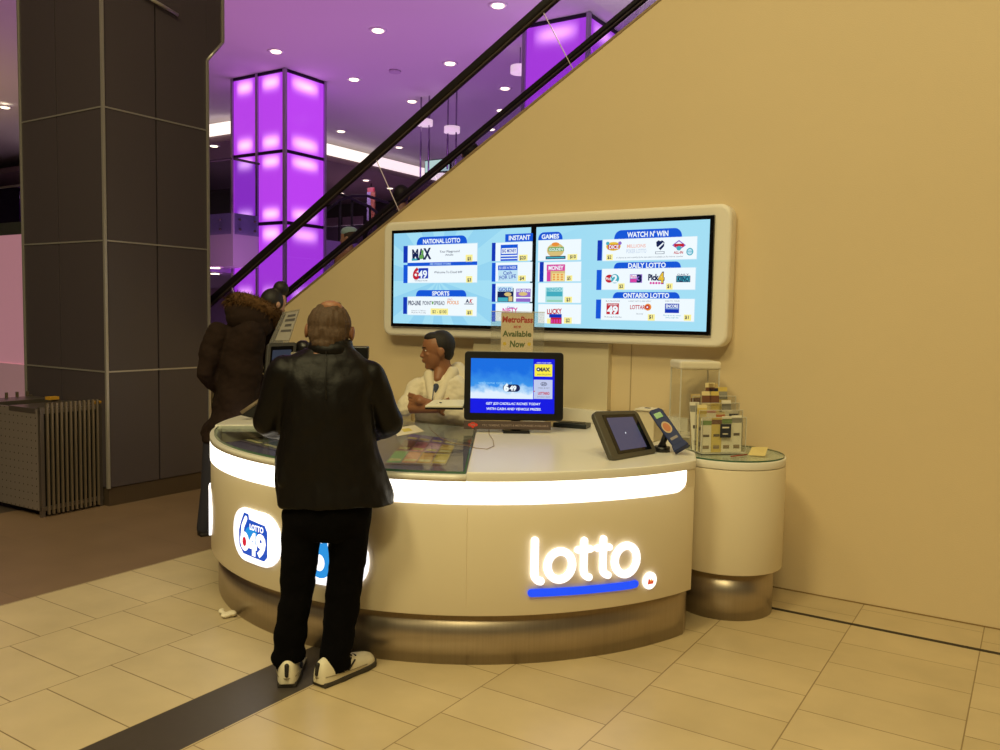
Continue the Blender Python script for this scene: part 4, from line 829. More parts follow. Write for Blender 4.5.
# small things behind the monitor
p = on_z(572, 424, .93); kb = thing('card_reader', 'dark low card reader lying just right of the monitor', 'card reader', (p.x, p.y, .91))
MB().box((p.x, p.y, .925), (.22, .12, .03), mat('teal_black', (30, 36, 38), .4), yawm(.2)).build('body', kb, bev=.006); MB().box((p.x, p.y, .942), (.16, .07, .004), DGREY, yawm(.2)).build('key_pad', kb)
sl = MB(); qs = [on_z(545, 427, .912), on_z(587, 427, .912), on_z(577, 418, .912), on_z(545, 418, .912)]; sl.add(qs+[q-Vector((0, 0, .0015)) for q in qs], [(0, 1, 2, 3), (7, 6, 5, 4), (0, 4, 5, 1), (1, 5, 6, 2), (2, 6, 7, 3)], mat('beige_sheet', (190, 168, 124), .6)); sl.build('desk_mat', None, label='beige flat mat under the card reader beside the monitor', cat='mat')
slab('back_ledge', -2.98, 5.0, -1.82, 5.054, .912, .995, DECK, None, None, label='low white upstand along the wall behind the counter deck', cat='ledge')
# open notebook on its stand next to the clerk
nb = thing('open_notebook', 'open white notebook on a dark stand beside the monitor, in front of the clerk', 'notebook', near(444, 412, (-2.95, 4.2)))
B_ = (-2.95, 4.2)
def quadslab(mb, q4, th_, mt): mb.add(list(q4)+[q-Vector((0, 0, th_)) for q in q4], [(0, 1, 2, 3), (7, 6, 5, 4), (0, 4, 5, 1), (1, 5, 6, 2), (2, 6, 7, 3), (3, 7, 4, 0)], mt)
mb = MB(); q4 = [near(425, 405.5, B_, -.05), near(463, 406, B_, -.02), near(465, 399.5, B_, .16), near(434, 399.5, B_, .16)]; quadslab(mb, q4, .012, mat('notebook_page', (238, 232, 206), .6)); mb.build('pages', nb, bev=.003)
mb = MB(); q4b = [q+Vector((0, 0, -.0135)) for q in q4]; quadslab(mb, q4b, .01, BLACK); mb.build('cover', nb)
pm = MB()
for a_, b_ in ((437, 404.2), (440.5, 403.2)): 
    c_ = near(a_, b_, B_, .03)+Vector((0, 0, .004)); pm.ell(c_, (.010, .007, .003), BLACK, n=8, mm=6)
pm.build('clip', nb)
mb = MB(); mb.tube([(q4b[1]+q4b[2])/2-Vector((0, 0, .01)), cm-n*.04-eu*.1], .012, BLACK, 8); mb.build('arm', nb)
# slanted tablet (price checker screen)
TB = (-1.85, 4.0)
bl, br = on_z(613, 460.5, .915), on_z(658, 452.5, .915); TM = (bl+br)/2; tmid = near(615, 410.5, TM, .11); npl = (br-bl).cross(tmid-bl).normalized(); rpl = lambda px, py: (lambda d: O+d*(npl.dot(bl-O)/npl.dot(d)))(ray(px, py)); tl, trr = rpl(593, 411), rpl(637, 410)
tf = frame4(tl, trr, br, bl); tbl = thing('slanted_display', 'dark grey slanted touch display standing on the right of the counter', 'display', (tf[0].x, tf[0].y, .91))
c, ex, eu, n, w_, h_ = tf; K = h_/2; Wt = w_/2
sk = ((tl-bl)+(trr-br)).normalized(); 
tfo = (c, ex, eu, n)
shx = ((Vector(tl)+Vector(trr))/2-(Vector(bl)+Vector(br))/2).dot(ex)/2/K
FRS = lambda x, y, z: (Vector(bl).lerp(Vector(br), .5+x/2/Wt)).lerp(Vector(tl).lerp(Vector(trr), .5+x/2/Wt), .5+y/2/K)+n*z
mb = MB(); mb.prism(rrect(-Wt, -K, Wt, K, .032, 6), -.03, 0, mat('tablet_grey', (78, 74, 64), .5), FRS, True); mb.build('housing', tbl, bev=.006, seg=3)
mb = MB(); mb.prism(rrect(-Wt*.70, -K*.80, Wt*.80, K*.82, .004, 2), .0005, .002, BLKGLASS, FRS); mb.build('bezel', tbl)
mb = MB(); mb.prism(rrect(-Wt*.56, -K*.68, Wt*.62, K*.68, .002, 2), .002, .0032, mat('tablet_screen', (20, 20, 30), .2, emit=(84, 84, 116), es=.6), FRS); mb.prism([(.004*math.cos(k), .004*math.sin(k)) for k in range(6)], .0033, .0038, WH, lambda x, y, z: FRS(x-.005, y+.0, z)); mb.build('screen', tbl)
mb = MB(); mb.add([FRS(-.05, K*.55, -.03), FRS(.05, K*.55, -.03), FRS(.05, -K*.6, -.03), FRS(-.05, -K*.6, -.03)]+[Vector((q.x, q.y, .911)) for q in (FRS(-.05, K*.5, -.03), FRS(.05, K*.5, -.03), FRS(.05, -K*.75, -.03), FRS(-.05, -K*.75, -.03))], [(0, 1, 2, 3), (7, 6, 5, 4), (0, 4, 5, 1), (1, 5, 6, 2), (2, 6, 7, 3), (3, 7, 4, 0)], DGREY); mb.build('foot', tbl)
# blue handheld checker on a stand
SB = (-1.64, 4.16)
tl, trr, br, bl = near(648, 411, SB, .05), near(660, 407, SB, .05), near(687, 442, SB, -.07), near(673, 450, SB, -.07)
c, ex, eu, n, w_, h_ = frame4(tl, trr, br, bl); K2, W2 = h_/2, w_/2+.012
bs = thing('ticket_scanner', 'blue handheld-shaped payment terminal tilted on a black stand', 'terminal', (c.x, c.y, .91)); q4s = [Vector(v) for v in (bl, br, trr, tl)]; FR2 = lambda x, y, z: (q4s[0].lerp(q4s[1], .5+x/2/W2)).lerp(q4s[3].lerp(q4s[2], .5+x/2/W2), .5+y/2/K2)+n*z
BLU = mat('terminal_blue', (20, 38, 92), .6)
mb = MB(); mb.prism([(-W2*.8, -K2), (W2*.8, -K2), (W2, K2*.2), (W2*1.05, K2*.9), (W2*.7, K2), (-W2*.7, K2), (-W2*1.05, K2*.9), (-W2, K2*.2)], -.035, 0, BLU, FR2); mb.build('housing', bs, bev=.006, seg=3)
mb = MB(); mb.prism([(-W2*1.02, -K2*1.12), (W2*1.02, -K2*1.12), (W2*.9, -K2*.86), (-W2*.9, -K2*.86)], -.04, .012, BLU, FR2); mb.build('lip', bs, bev=.004)
mb = MB(); mb.prism(rrect(-W2*.55, K2*.52, W2*.55, K2*.78, .003, 2), .0, .002, mat('lcd_green', (60, 110, 40), .3, emit=(70, 130, 40), es=.5), FR2); mb.build('lcd', bs, label='small green display')
mb = MB(); mb.prism([(W2*.62*math.cos(R(k*18)), W2*.75*math.sin(R(k*18))) for k in range(20)], 0, .002, mat('disc_cream', (196, 170, 130), .5), FR2); mb.prism([(W2*.46*math.cos(R(k*18)), W2*.56*math.sin(R(k*18))) for k in range(20)], .002, .003, mat('disc_orange', (190, 110, 60), .5), FR2); mb.build('round_sticker', bs)
mb = MB(); mb.prism(rrect(-W2*.5, -K2*.62, W2*.5, -K2*.5, .002, 2), 0, .0015, mat('print_grey', (140, 130, 130), .5), FR2); mb.build('print', bs)
mb = MB(); mb.tube([c-n*.035, Vector((c.x-.03, c.y+.03, .96)), Vector((c.x-.035, c.y+.03, .925))], [.018, .016, .03], BLACK, 12); mb.cyl((c.x-.035, c.y+.03), .042, .911, .938, BLACK, 20); mb.build('stand', bs)
# white printer box behind it
p = on_z(648, 441, .911); wb_ = thing('receipt_printer', 'small white box printer with paper on top behind the blue terminal', 'printer', (p.x, p.y+.06, .911))
MB().box((p.x-.02, p.y+.05, 1.0), (.13, .16, .178), mat('printer_cream', (214, 200, 168), .5)).build('body', wb_, bev=.006)
mb = MB(); mb.box((p.x-.02, p.y+.02, 1.093), (.10, .12, .008), mat('paper'), None); mb.box((p.x-.02, p.y+.03, 1.098), (.03, .025, .003), mat('ink', (50, 40, 60), .6)); mb.build('paper_strip', wb_)
# ------------------------------------------------------------------ side cabinet (drum table)
cb = thing('drum_cabinet', 'white round side cabinet with glass top on a steel drum base by the wall', 'cabinet', (-1.435, 4.625, 0)); cc = (-1.435, 4.625)
MB().cyl(cc, .262, 0, .26, STEEL, 64).build('plinth', cb); MB().cyl(cc, .305, .26, .822, BODY, 72).build('body', cb, bev=.002); MB().cyl(cc, .305, .825, .866, DECK, 72).build('top', cb, bev=.004)
MB().cyl(cc, .295, .867, .875, glassmat('table_glass', (244, 248, 244), .3, .01), 72).build('glass_top', cb)
MB().rings([[Vector((cc[0]+.2955*math.cos(R(k*5)), cc[1]+.2955*math.sin(R(k*5)), z)) for k in range(72)] for z in (.867, .8755)], GEDGE, False).build('glass_edge', cb)
# acrylic tall box with white cap
ab = thing('acrylic_box', 'tall clear acrylic draw box with a white cap standing behind the leaflet rack', 'acrylic box', (-1.56, 4.86, .856))
ax0, ax1, ay0, ay1 = -.115, .115, -.10, .10
AY = yawm(R(38)); AC = Vector((-1.735, 4.86, 0)); al = lambda x, y, z: AC+AY @ Vector((x, y, 0))+Vector((0, 0, z))
ab.location = (AC.x, AC.y, .911)
for (a, b2, c2, d2) in ((ax0, ay0, ax1, ay0+.004), (ax0, ay1-.004, ax1, ay1), (ax0, ay0, ax0+.004, ay1), (ax1-.004, ay0, ax1, ay1)):
    MB().box(al((a+c2)/2, (b2+d2)/2, 1.125), (c2-a, d2-b2, .42), ACR, AY).build('clear_wall', ab)
for x in (ax0, ax1):
    for y in (ay0, ay1): MB().box(al(x, y, 1.125), (.006, .006, .42), mat('acrylic_edge'), AY).build('corner_edge', ab)
MB().box(al(0, 0, 1.343), (ax1-ax0+.02, ay1-ay0+.02, .05), mat('cap_white', (232, 222, 200), .35), AY).build('cap', ab, bev=.014, seg=3)
MB().box(al(0, 0, .917), (ax1-ax0, ay1-ay0, .01), ACRE, AY).build('base', ab)
# leaflet rack: three acrylic tiers
RB = (-1.40, 4.60); ra = R(44); rx = Vector((math.cos(ra), math.sin(ra), 0)); ry = Vector((-math.sin(ra), math.cos(ra), 0)); RO = Vector((-1.535, 4.45, .876))
def rp_(u, v, z): return RO+rx*u+ry*v+Vector((0, 0, z))
rk = thing('leaflet_rack', 'clear acrylic tiered rack full of lottery leaflets on the round cabinet', 'leaflet rack', (-1.38, 4.6, .876))
def rbox(mb, u0_, u1, v0, v1, z0, z1, mt):
    vs = [rp_(u, v, z) for u in (u0_, u1) for v in (v0, v1) for z in (z0, z1)]; mb.add(vs, [(0,1,3,2),(4,6,7,5),(0,4,5,1),(2,3,7,6),(0,2,6,4),(1,5,7,3)], mt)
RW = .262
for k in range(4):
    mb = MB(); v = k*.045; zt = .20+k*.035; rbox(mb, 0, RW, v, v+.003, 0, zt, ACR); rbox(mb, 0, RW, v, v+.0035, zt, zt+.003, ACRE); rbox(mb, 0, .003, v, v+.045, 0, zt, ACR); rbox(mb, RW-.003, RW, v, v+.045, 0, zt, ACR); rbox(mb, -.001, .002, v, v+.0035, 0, zt, ACRE); rbox(mb, RW-.002, RW+.001, v, v+.0035, 0, zt, ACRE); mb.build('tier', rk)
mb = MB(); rbox(mb, 0, RW, 0, .18, 0, .004, ACRE); mb.build('base', rk)
mb = MB(); rbox(mb, .105, .168, -.006, -.002, .09, .165, mat('label_dark', (44, 46, 58), .5)); rbox(mb, .115, .155, -.0075, -.006, .142, .150, mat('paper')); rbox(mb, .118, .150, -.0075, -.006, .108, .113, mat('paper')); mb.build('label_plate', rk, label='small dark label')
def leaflet(u, v, z0, h, wd, cols_, lab, tilt=0):
    mb = MB(); tilt = random.uniform(-.10, .06) if v > .03 else random.uniform(-.02, .02)
    def rbox(mb, u0_, u1, v0, v1, za, zb, mt):
        vs = [rp_(u_+tilt*(z_-z0), v_, z_) for u_ in (u0_, u1) for v_ in (v0, v1) for z_ in (za, zb)]; mb.add(vs, [(0,1,3,2),(4,6,7,5),(0,4,5,1),(2,3,7,6),(0,2,6,4),(1,5,7,3)], mt)
    rbox(mb, u-wd/2, u+wd/2, v, v+.004, z0, z0+h, mat('leaf_'+cols_[0], cols_[1], .6)); rbox(mb, u-wd/2, u+wd/2, v-.001, v, z0+h*.80, z0+h*.93, mat('leaf_top_'+cols_[2], cols_[3], .6))
    rbox(mb, u-wd*.3, u+wd*.3, v-.0012, v, z0+h*.45, z0+h*.52, mat('leaf_ink', (90, 80, 70), .6)); rbox(mb, u-wd*.3, u+wd*.3, v-.0012, v, z0+h*.1, z0+h*.2, mat('leaf_ink2', (150, 130, 100), .6))
    return mb.build('leaflet', None, label=lab, cat='leaflet')
CR = ('cream', (240, 224, 170)); TA = ('tan', (206, 180, 120)); WT = ('white', (242, 236, 216)); PKK = ('pink', (214, 160, 150)); G_ = ('green', (120, 150, 90)); BR = ('brown', (120, 80, 60)); BKK = ('navy', (50, 50, 70)); YEL = ('yellow', (224, 200, 110)); GY_ = ('grey', (150, 148, 140))
LF = [(0, .03, 'green-topped white leaflet at the left of the front tier', WT, G_, .19), (0, .092, 'tan leaflet second in the front tier', YEL, BR, .195), (0, .150, 'leaflet behind the dark label in the front tier', WT, G_, .20), (0, .212, 'grey-topped leaflet at the right of the front tier', WT, GY_, .205),
      (1, .025, 'cream game slip poking up at the left of the second tier', CR, YEL, .26), (1, .085, 'pink leaflet in the middle of the second tier', PKK, WT, .23), (1, .150, 'cream leaflet with orange top in the second tier', CR, ('orangeish', (210, 120, 70)), .22), (1, .215, 'white leaflet with dark top at the right of the second tier', WT, BKK, .225),
      (2, .02, 'white leaflet at the left of the third tier', WT, GY_, .24), (2, .075, 'cream slip with brown head in the third tier', CR, BR, .30), (2, .14, 'yellow slip in the middle of the third tier', YEL, BR, .30), (2, .21, 'pale leaflet at the right of the third tier', WT, GY_, .25),
      (3, .03, 'tan slip with dark print at the back left of the rack', TA, BR, .28), (3, .095, 'tallest cream slip at the back of the rack', CR, BR, .345), (3, .155, 'dark-topped tan slip at the back of the rack', TA, BKK, .34), (3, .205, 'yellow slip at the back right of the rack', YEL, GY_, .32)]
for k, u, lab, c_, t_, h in LF: leaflet(u, k*.045+.012, .006, h+(.03 if k > 1 else 0), (.056 if k else .060), (c_[0], c_[1], t_[0], t_[1]), lab)
fl = MB(); q4 = [on_z(748, 455, .877), on_z(765, 456, .877), on_z(768, 447, .915), on_z(752, 447, .915)]; fl.add(q4+[q+Vector((0, .003, -.001)) for q in q4], [(0, 1, 2, 3), (7, 6, 5, 4), (0, 4, 5, 1), (1, 5, 6, 2), (2, 6, 7, 3), (3, 7, 4, 0)], mat('card_yellow', (216, 196, 132), .6)); fl.build('paper_card', None, label='small yellowish card leaning on the glass of the round cabinet', cat='card')
MB().tube([on_z(731, 456.5, .8805), on_z(747, 454.5, .8805)], .004, mat('pencil_red', (150, 60, 40), .5), 8).build('pencil', None, label='short red pencil lying on the round cabinet glass', cat='pencil')
# ------------------------------------------------------------------ left end: customer display, tray, sign, printer, lottery terminal
DBS = (-4.05, 3.95)
dt = thing('payment_display', 'dark portrait display in a grey stand between the woman and the man', 'display', (-4.1, 3.98, .91))
tl, trr, br, bl = near(268, 343, DBS, .06), near(297, 342, DBS, .12), near(290, 418, DBS, .02), near(262, 420, DBS, -.06)
c, ex, eu, n, w_, h_ = frame4(tl, trr, br, bl); q4d = [Vector(v) for v in (bl, br, trr, tl)]; FR3 = lambda x, y, z: (q4d[0].lerp(q4d[1], .5+x/w_)).lerp(q4d[3].lerp(q4d[2], .5+x/w_), .5+y/h_)+n*z
mb = MB(); mb.prism(rrect(-w_/2, -h_/2, w_/2, h_/2, .02, 4), -.035, 0, DGREY, FR3, True); mb.build('housing', dt, bev=.004)
mb = MB(); mb.prism(rrect(-w_/2+.022, -h_/2+.03, w_/2-.022, h_/2-.025, .006, 3), .0, .002, BLKGLASS, FR3); mb.prism(rrect(-w_/2+.034, -h_/2+.05, w_/2-.034, h_/2-.05, .004, 2), .002, .003, mat('dim_screen', (30, 34, 44), .2, emit=(70, 80, 104), es=.35), FR3); mb.build('screen', dt)
mb = MB(); cc3 = c-n*.03; mb.tube([(cc3.x+.02, cc3.y+.06, .915), cc3], [.05, .03], DGREY, 10); mb.build('foot', dt)
mb = MB(); q4 = [near(239, 415, DBS, -.32), near(262, 402, DBS, -.16), near(270, 403, DBS, -.05), near(252, 417, DBS, -.2)]; 
ty = thing('angled_tray', 'dark angled tray with a grey lip jutting over the left counter end', 'tray', (-4.2, 3.8, .91))
q4 = [near(241, 413, DBS, -.05), near(263, 398, DBS, -.02), near(275, 412, DBS, .05), near(262, 418, DBS, .0)]; quadslab(mb, q4, .015, BLACK); mb.build('plate', ty)
mb = MB(); mb.tube([q4[0], q4[1]], .012, mat('tray_grey', (120, 104, 84), .5), 8); mb.build('lip', ty)
mb = MB(); mb.tube([(q4[3]+q4[1])/2-Vector((0, 0, .01)), Vector((((q4[3]+q4[1])/2).x, ((q4[3]+q4[1])/2).y, .911))], .03, BLACK, 10); mb.build('foot', ty)
ls = thing('leaning_sign', 'leaning clear sign holder with a printed sheet above the portrait display', 'sign', near(285, 345, DBS, .08))
q4 = [near(269, 343, DBS, .06), near(289, 343, DBS, .1), near(300, 309, DBS, .12), near(283, 312, DBS, .08)]
nn = Vector((.6, -.75, 0)); mb = MB(); mb.add(q4+[q-nn*.003 for q in q4], [(0, 1, 2, 3), (7, 6, 5, 4), (0, 4, 5, 1), (1, 5, 6, 2), (2, 6, 7, 3), (3, 7, 4, 0)], glassmat('sleeve', (220, 222, 222), .1, .05, .25, (200, 195, 190))); mb.build('sleeve', ls)
P4 = lambda u, v, d: (q4[0].lerp(q4[1], u)).lerp(q4[3].lerp(q4[2], u), v)+nn*d
mb = MB(); vs = [P4(.25, .08, .002), P4(.95, .08, .002), P4(.95, .94, .002), P4(.25, .94, .002)]; mb.add(vs+[v-nn*.001 for v in vs], [(0, 1, 2, 3), (7, 6, 5, 4)], mat('sheet_grey', (176, 170, 160), .6)); mb.build('sheet', ls)
mb = MB()
for v, h, u0_, u1 in ((.80, .07, .4, .85), (.66, .08, .35, .9), (.5, .08, .45, .8), (.34, .07, .35, .9)): mb.add([P4(u0_, v, .003), P4(u1, v, .003), P4(u1, v+h, .003), P4(u0_, v+h, .003)], [(0, 1, 2, 3)], mat('sheet_ink', (96, 92, 92), .6))
mb.build('sheet_print', ls)
p = near(303, 352, (-3.86, 4.32)); pb = thing('ticket_printer', 'grey-white printer box with a black paper roll behind the portrait display', 'printer', (p.x, p.y, .91))
MB().box((p.x, p.y, 1.13), (.17, .2, .43), mat('printer_grey', (150, 144, 130), .5)).build('body', pb, bev=.01); mb = MB(); mb.ell((p.x-.0, p.y, 1.37), (.06, .05, .055), BLACK); mb.build('roll', pb)
p = near(358, 352, (-3.55, 4.2)); lt = thing('lottery_terminal', 'black lottery terminal head showing past the leather jacket shoulder', 'terminal', (p.x, p.y, .91))
q0 = near(350, 348, (-3.55, 4.2)); MB().box((q0.x, q0.y, q0.z-.03), (.24, .12, .085), BLACK, yawm(R(38))).build('head', lt, bev=.008)
MB().tube([(q0.x, q0.y+.0, .915), (q0.x, q0.y, q0.z-.05)], .03, BLACK, 12).build('stand', lt); MB().box((q0.x, q0.y, .92), (.22, .2, .02), BLACK, yawm(R(38))).build('foot', lt, bev=.005)
# crumpled napkin on the floor
mb = MB(); p = on_z(225, 616, 0.0); random.seed(3)
for k in range(9): mb.ell((p.x+random.uniform(-.05, .05), p.y+random.uniform(-.025, .025), .012+random.uniform(0, .008)), (random.uniform(.015, .03), random.uniform(.01, .02), random.uniform(.008, .013)), mat('napkin', (232, 222, 200), .7), yawm(random.uniform(0, 3)), 8, 6)
mb.fuse('crumpled_napkin', None, .004, 1, label='crumpled white napkin on the floor at the counter foot', cat='napkin')
# ================================================================== people
SKIN_M = mat('skin_dark', (128, 84, 60), .5); SKIN_C = mat('skin_tan', (150, 100, 68), .5); SKIN_W = mat('skin_light', (196, 150, 122), .5)
def basis(yaw, pitch=0, tilt=0):            # columns: right, forward, up ; yaw = heading angle of forward (0 = +x)
    M_ = Matrix.Rotation(yaw-math.pi/2, 3, 'Z') @ Matrix.Rotation(pitch, 3, 'X') @ Matrix.Rotation(tilt, 3, 'Y'); return M_
def head_into(mb, c, B, s, mt, ears=True):  # c centre of the head; s = head height
    q = lambda x, y, z: c+B @ Vector((x, y, z))*s
    mb.ell(q(0, -.02, .10), (.335*s, .40*s, .385*s), mt, B, 22, 16)         # cranium
    mb.ell(q(0, .09, -.10), (.265*s, .285*s, .37*s), mt, B, 20, 14)          # face
    mb.ell(q(0, .16, -.32), (.165*s, .165*s, .15*s), mt, B, 16, 10)          # jaw
    mb.ell(q(0, .255, -.395), (.085*s, .075*s, .07*s), mt, B)                # chin
    mb.ell(q(0, .325, .075), (.19*s, .055*s, .035*s), mt, B)                 # brow
    mb.capsule(q(0, .335, .03), q(0, .405, -.125), .028*s, .046*s, mt)        # nose
    for sx in (-1, 1):
        mb.ell(q(sx*.045, .39, -.135), (.034*s, .04*s, .028*s), mt, B); mb.ell(q(sx*.15, .27, -.09), (.075*s, .06*s, .06*s), mt, B)
        if ears: mb.ell(q(sx*.335, -.03, -.05), (.035*s, .075*s, .125*s), mt, B); mb.ell(q(sx*.36, -.06, -.03), (.022*s, .07*s, .10*s), mt, B)
    mb.ell(q(0, .355, -.225), (.095*s, .045*s, .028*s), mt, B); mb.ell(q(0, .348, -.272), (.08*s, .045*s, .030*s), mt, B)  # lips
def face_parts(c, B, s, root, hairm, skin):
    q = lambda x, y, z: c+B @ Vector((x, y, z))*s
    for sx in (-1, 1):
        mb = MB(); mb.ell(q(sx*.13, .308, .005), (.045*s, .03*s, .022*s), mat('eye_white', (220, 214, 205), .3), B, 10, 8); mb.ell(q(sx*.13, .331, .005), (.02*s, .012*s, .020*s), BLACK, B, 8, 6); mb.build('eye', root)
        mb = MB(); mb.capsule(q(sx*.07, .375, .075), q(sx*.20, .325, .085), .014*s, .010*s, hairm, 8); mb.build('eyebrow', root)
    mb = MB(); mb.capsule(q(-.07, .380, -.247), q(.07, .380, -.247), .013*s, .013*s, mat('lip_'+skin.name, (132, 72, 60), .5), 8); mb.build('lips', root)
def hand_into(mb, wrist, dirv, palmn, s, mt, curl=.5, thumb=1):
    d = Vector(dirv).normalized(); n_ = Vector(palmn); n_ = (n_-d*n_.dot(d)).normalized(); sd = d.cross(n_)
    w0 = Vector(wrist); pc = w0+d*.045*s
    mb.ell(pc, (.042*s, .05*s, .016*s), mt, Matrix((sd, d, n_)).transposed(), 14, 10)
    for k, (off, L) in enumerate(((-.03, .068), (-.010, .077), (.011, .072), (.031, .056))):
        a = w0+d*.085*s+sd*off*s; rr_ = .0088*s; ang = 0; seg = L*s
        for j, fr_ in enumerate((.45, .32, .25)):
            ang += curl*(.5, .9, .7)[j]; dd_ = d*math.cos(ang)+n_*math.sin(ang); b_ = a+dd_*seg*fr_; mb.capsule(a, b_, rr_, rr_*.9, mt, 8); a = b_; rr_ *= .93
    a = w0+d*.02*s+sd*(-thumb)*.034*s; t1_ = (d*.65-sd*thumb*.7+n_*.25).normalized(); b_ = a+t1_*.036*s; mb.capsule(a, b_, .012*s, .0105*s, mt, 8); mb.capsule(b_, b_+(t1_+n_*.5+d*.5).normalized()*.03*s, .0102*s, .0085*s, mt, 8)
def shoe(root, heel, yaw, L, mts, name='shoe', lab=None):
    B = basis(yaw); q = lambda x, y, z: heel+B @ Vector((x, y, z))
    prof = [(-.034, .016, .05), (-.026, .034, .085), (-.008, .042, .102), (.02, .046, .105), (.07, .050, .105), (.12, .050, .085), (.17, .056, .066), (.22, .058, .054), (.26, .050, .044), (.285, .030, .030)]
    k = L/.285; up = MB(); rs = []
    for y, hw, h in prof:
        rs.append([q(hw*math.cos(R(a)), y*k, .018+(h)*max(0, math.sin(R(a)))**.8 if 0 < a < 180 else .018) for a in range(0, 360, 20)])
    up.rings(rs, mts[0]); 
    o = up.build(name, root, label=lab); sd = o.modifiers.new('s', 'SUBSURF'); sd.levels = 1; sd.render_levels = 1
    so = MB(); so.prism([tuple((x, y)) for x, y in [(-.040, -.024), (.040, -.024), (.054, .08*k), (.053, .13*k), (.063, .21*k), (.054, .265*k), (.024, .297*k), (-.024, .297*k), (-.054, .265*k), (-.063, .21*k), (-.053, .13*k), (-.054, .08*k)]], .0, .024, mts[1], lambda x, y, z: q(x, y, z), True); so.build('sole', o, bev=.005)
    lc = MB()
    for y in (.115, .14, .165): lc.capsule(q(-.026, y*k, .102-(y-.11)*.36), q(.026, y*k, .102-(y-.11)*.36), .004, .004, mts[2], 6)
    lc.build('laces', o)
    if 'trainer' in mts[0].name:
        ht = MB(); ht.capsule(q(0, -.036, .06), q(0, -.030, .10), .008, .010, mts[2], 8); ht.build('heel_tab', o)
        sm2 = MB(); [sm2.tube([q(sx*.0, -.040, .045), q(sx*.036, -.015, .048), q(sx*.052, .05*k, .046), q(sx*.056, .12*k, .040), q(sx*.062, .20*k, .038)], .0025, mat('trainer_seam', (150, 138, 112), .6), 6) for sx in (-1, 1)]; sm2.build('seam', o)
    st_ = MB()
    for sx in (-1, 1): st_.capsule(q(sx*.053, .07*k, .05), q(sx*.038, .125*k, .085), .006, .005, mts[2], 6); st_.capsule(q(sx*.052, .10*k, .045), q(sx*.042, .145*k, .072), .005, .004, mts[2], 6)
    split_build(st_, 'side_stripe', o); return o
def loft(mb, rows, B, mt, n=28, pw=2.3):    # rows: (centre, half width, half depth)
    rs = []; fine = []; N = len(rows)
    def cr_(a, b, c, d, t): return .5*((2*b)+(c-a)*t+(2*a-5*b+4*c-d)*t*t+(3*b-a-3*c+d)*t*t*t)
    V4 = [(Vector(r[0]), r[1], r[2]) for r in rows]
    for i in range(N-1):
        a, b, c, d = V4[max(i-1, 0)], V4[i], V4[i+1], V4[min(i+2, N-1)]
        for t in (0, .25, .5, .75): fine.append(tuple(cr_(a[k], b[k], c[k], d[k], t) for k in range(3)))
    fine.append(V4[-1]); rows = fine
    for c_, hw, hd in rows:
        ring = []
        for k in range(n):
            a = 2*math.pi*k/n; ca, sa = math.cos(a), math.sin(a)
            ring.append(Vector(c_)+B @ Vector((hw*math.copysign(abs(ca)**(2/pw), ca), hd*math.copysign(abs(sa)**(2/pw), sa), 0)))
        rs.append(ring)
    mb.rings(rs, mt)
# ------------------------------------------------------------------ man in the leather jacket
MR = (-2.60, 2.62); man = thing('person', 'man in black leather jacket, black trousers and white trainers, standing at the counter', 'person', (MR[0], MR[1], 0))
HY = math.atan2(.76, -.65); BM = basis(HY); M_ = lambda px, py, dd=0: near(px, py, MR, dd)
LEA = mat('black_leather', (13, 10, 10), .5, bump=(7, .4, .03), noise=(9, .25), spec=.22); TRO = mat('black_trousers', (6, 5, 6), 1.0, spec=.1, bump=(60, .3, .004))
body = MB(); hc = M_(330, 329, .05); BH = basis(HY-R(6), R(-16), R(3))
head_into(body, hc, BH, .235, SKIN_M)
for sx in (-1, 1): body.ell(hc+BH @ Vector((sx*.42, .0, -.06))*.235, (.045*.235, .10*.235, .15*.235), SKIN_M, BH)
body.capsule(M_(329, 343, .02), M_(328, 362, 0), .056, .065, SKIN_M)
loft(body, [(M_(327, 352), .09, .07), (M_(327, 366), .17, .085), (M_(327, 400), .16, .10), (M_(327, 450), .15, .10), (M_(328, 505), .155, .105), (M_(328, 525), .14, .09)], BM, SKIN_M)
hipL, kneeL, ankL = M_(307, 515), M_(297, 583, .01), M_(289, 656, .0); hipR, kneeR, ankR = M_(349, 515), M_(344, 585, .02), M_(333, 664, -.03)
for a, b2, c2 in ((hipL, kneeL, ankL), (hipR, kneeR, ankR)): body.capsule(a, b2, .07, .052, SKIN_M); body.capsule(b2, c2, .05, .036, SKIN_M); body.capsule(c2, Vector((c2.x, c2.y, .055)), .034, .03, SKIN_M)
shL, elL, wrL = M_(288, 374), M_(268, 421, .03), M_(290, 434, .27); shR, elR, wrR = M_(368, 376), M_(389, 421, .03), M_(372, 432, .28)
for a, b2, c2 in ((shL, elL, wrL), (shR, elR, wrR)): body.capsule(a, b2, .048, .04, SKIN_M); body.capsule(b2, c2, .038, .028, SKIN_M)
fwd = (BM @ Vector((0, 1, 0)))
hand_into(body, wrL, fwd+Vector((.15, .1, -.1)), Vector((0, 0, -1)), 1.0, SKIN_M, .35, -1); hand_into(body, wrR, fwd+Vector((-.15, -.1, -.1)), Vector((0, 0, -1)), 1.0, SKIN_M, .35, 1)
body.fuse('body', man, .0055, 3)
face_parts(hc, BH, .235, man, mat('hair_brown', (70, 54, 40), .8), SKIN_M)
jk = MB()
rows = []
for (y, x0, x1, hd, dd) in [(503, 277, 395, .155, .0), (498, 277.5, 393, .155, .0), (478, 277, 386, .15, 0), (454, 276, 380, .145, 0), (430, 279, 374, .140, 0), (400, 281, 371, .14, -.01), (380, 279, 375, .125, -.01), (366, 281, 372, .105, 0), (358, 288, 365, .088, .0), (352, 298, 358, .075, .01), (347, 308, 352, .072, .02), (341, 311, 351, .072, .03)]:
    a, b2 = M_(x0, y), M_(x1, y); rows.append(((a+b2)/2+fwd*dd, (b2-a).length/2, hd))
loft(jk, rows, BM, LEA)
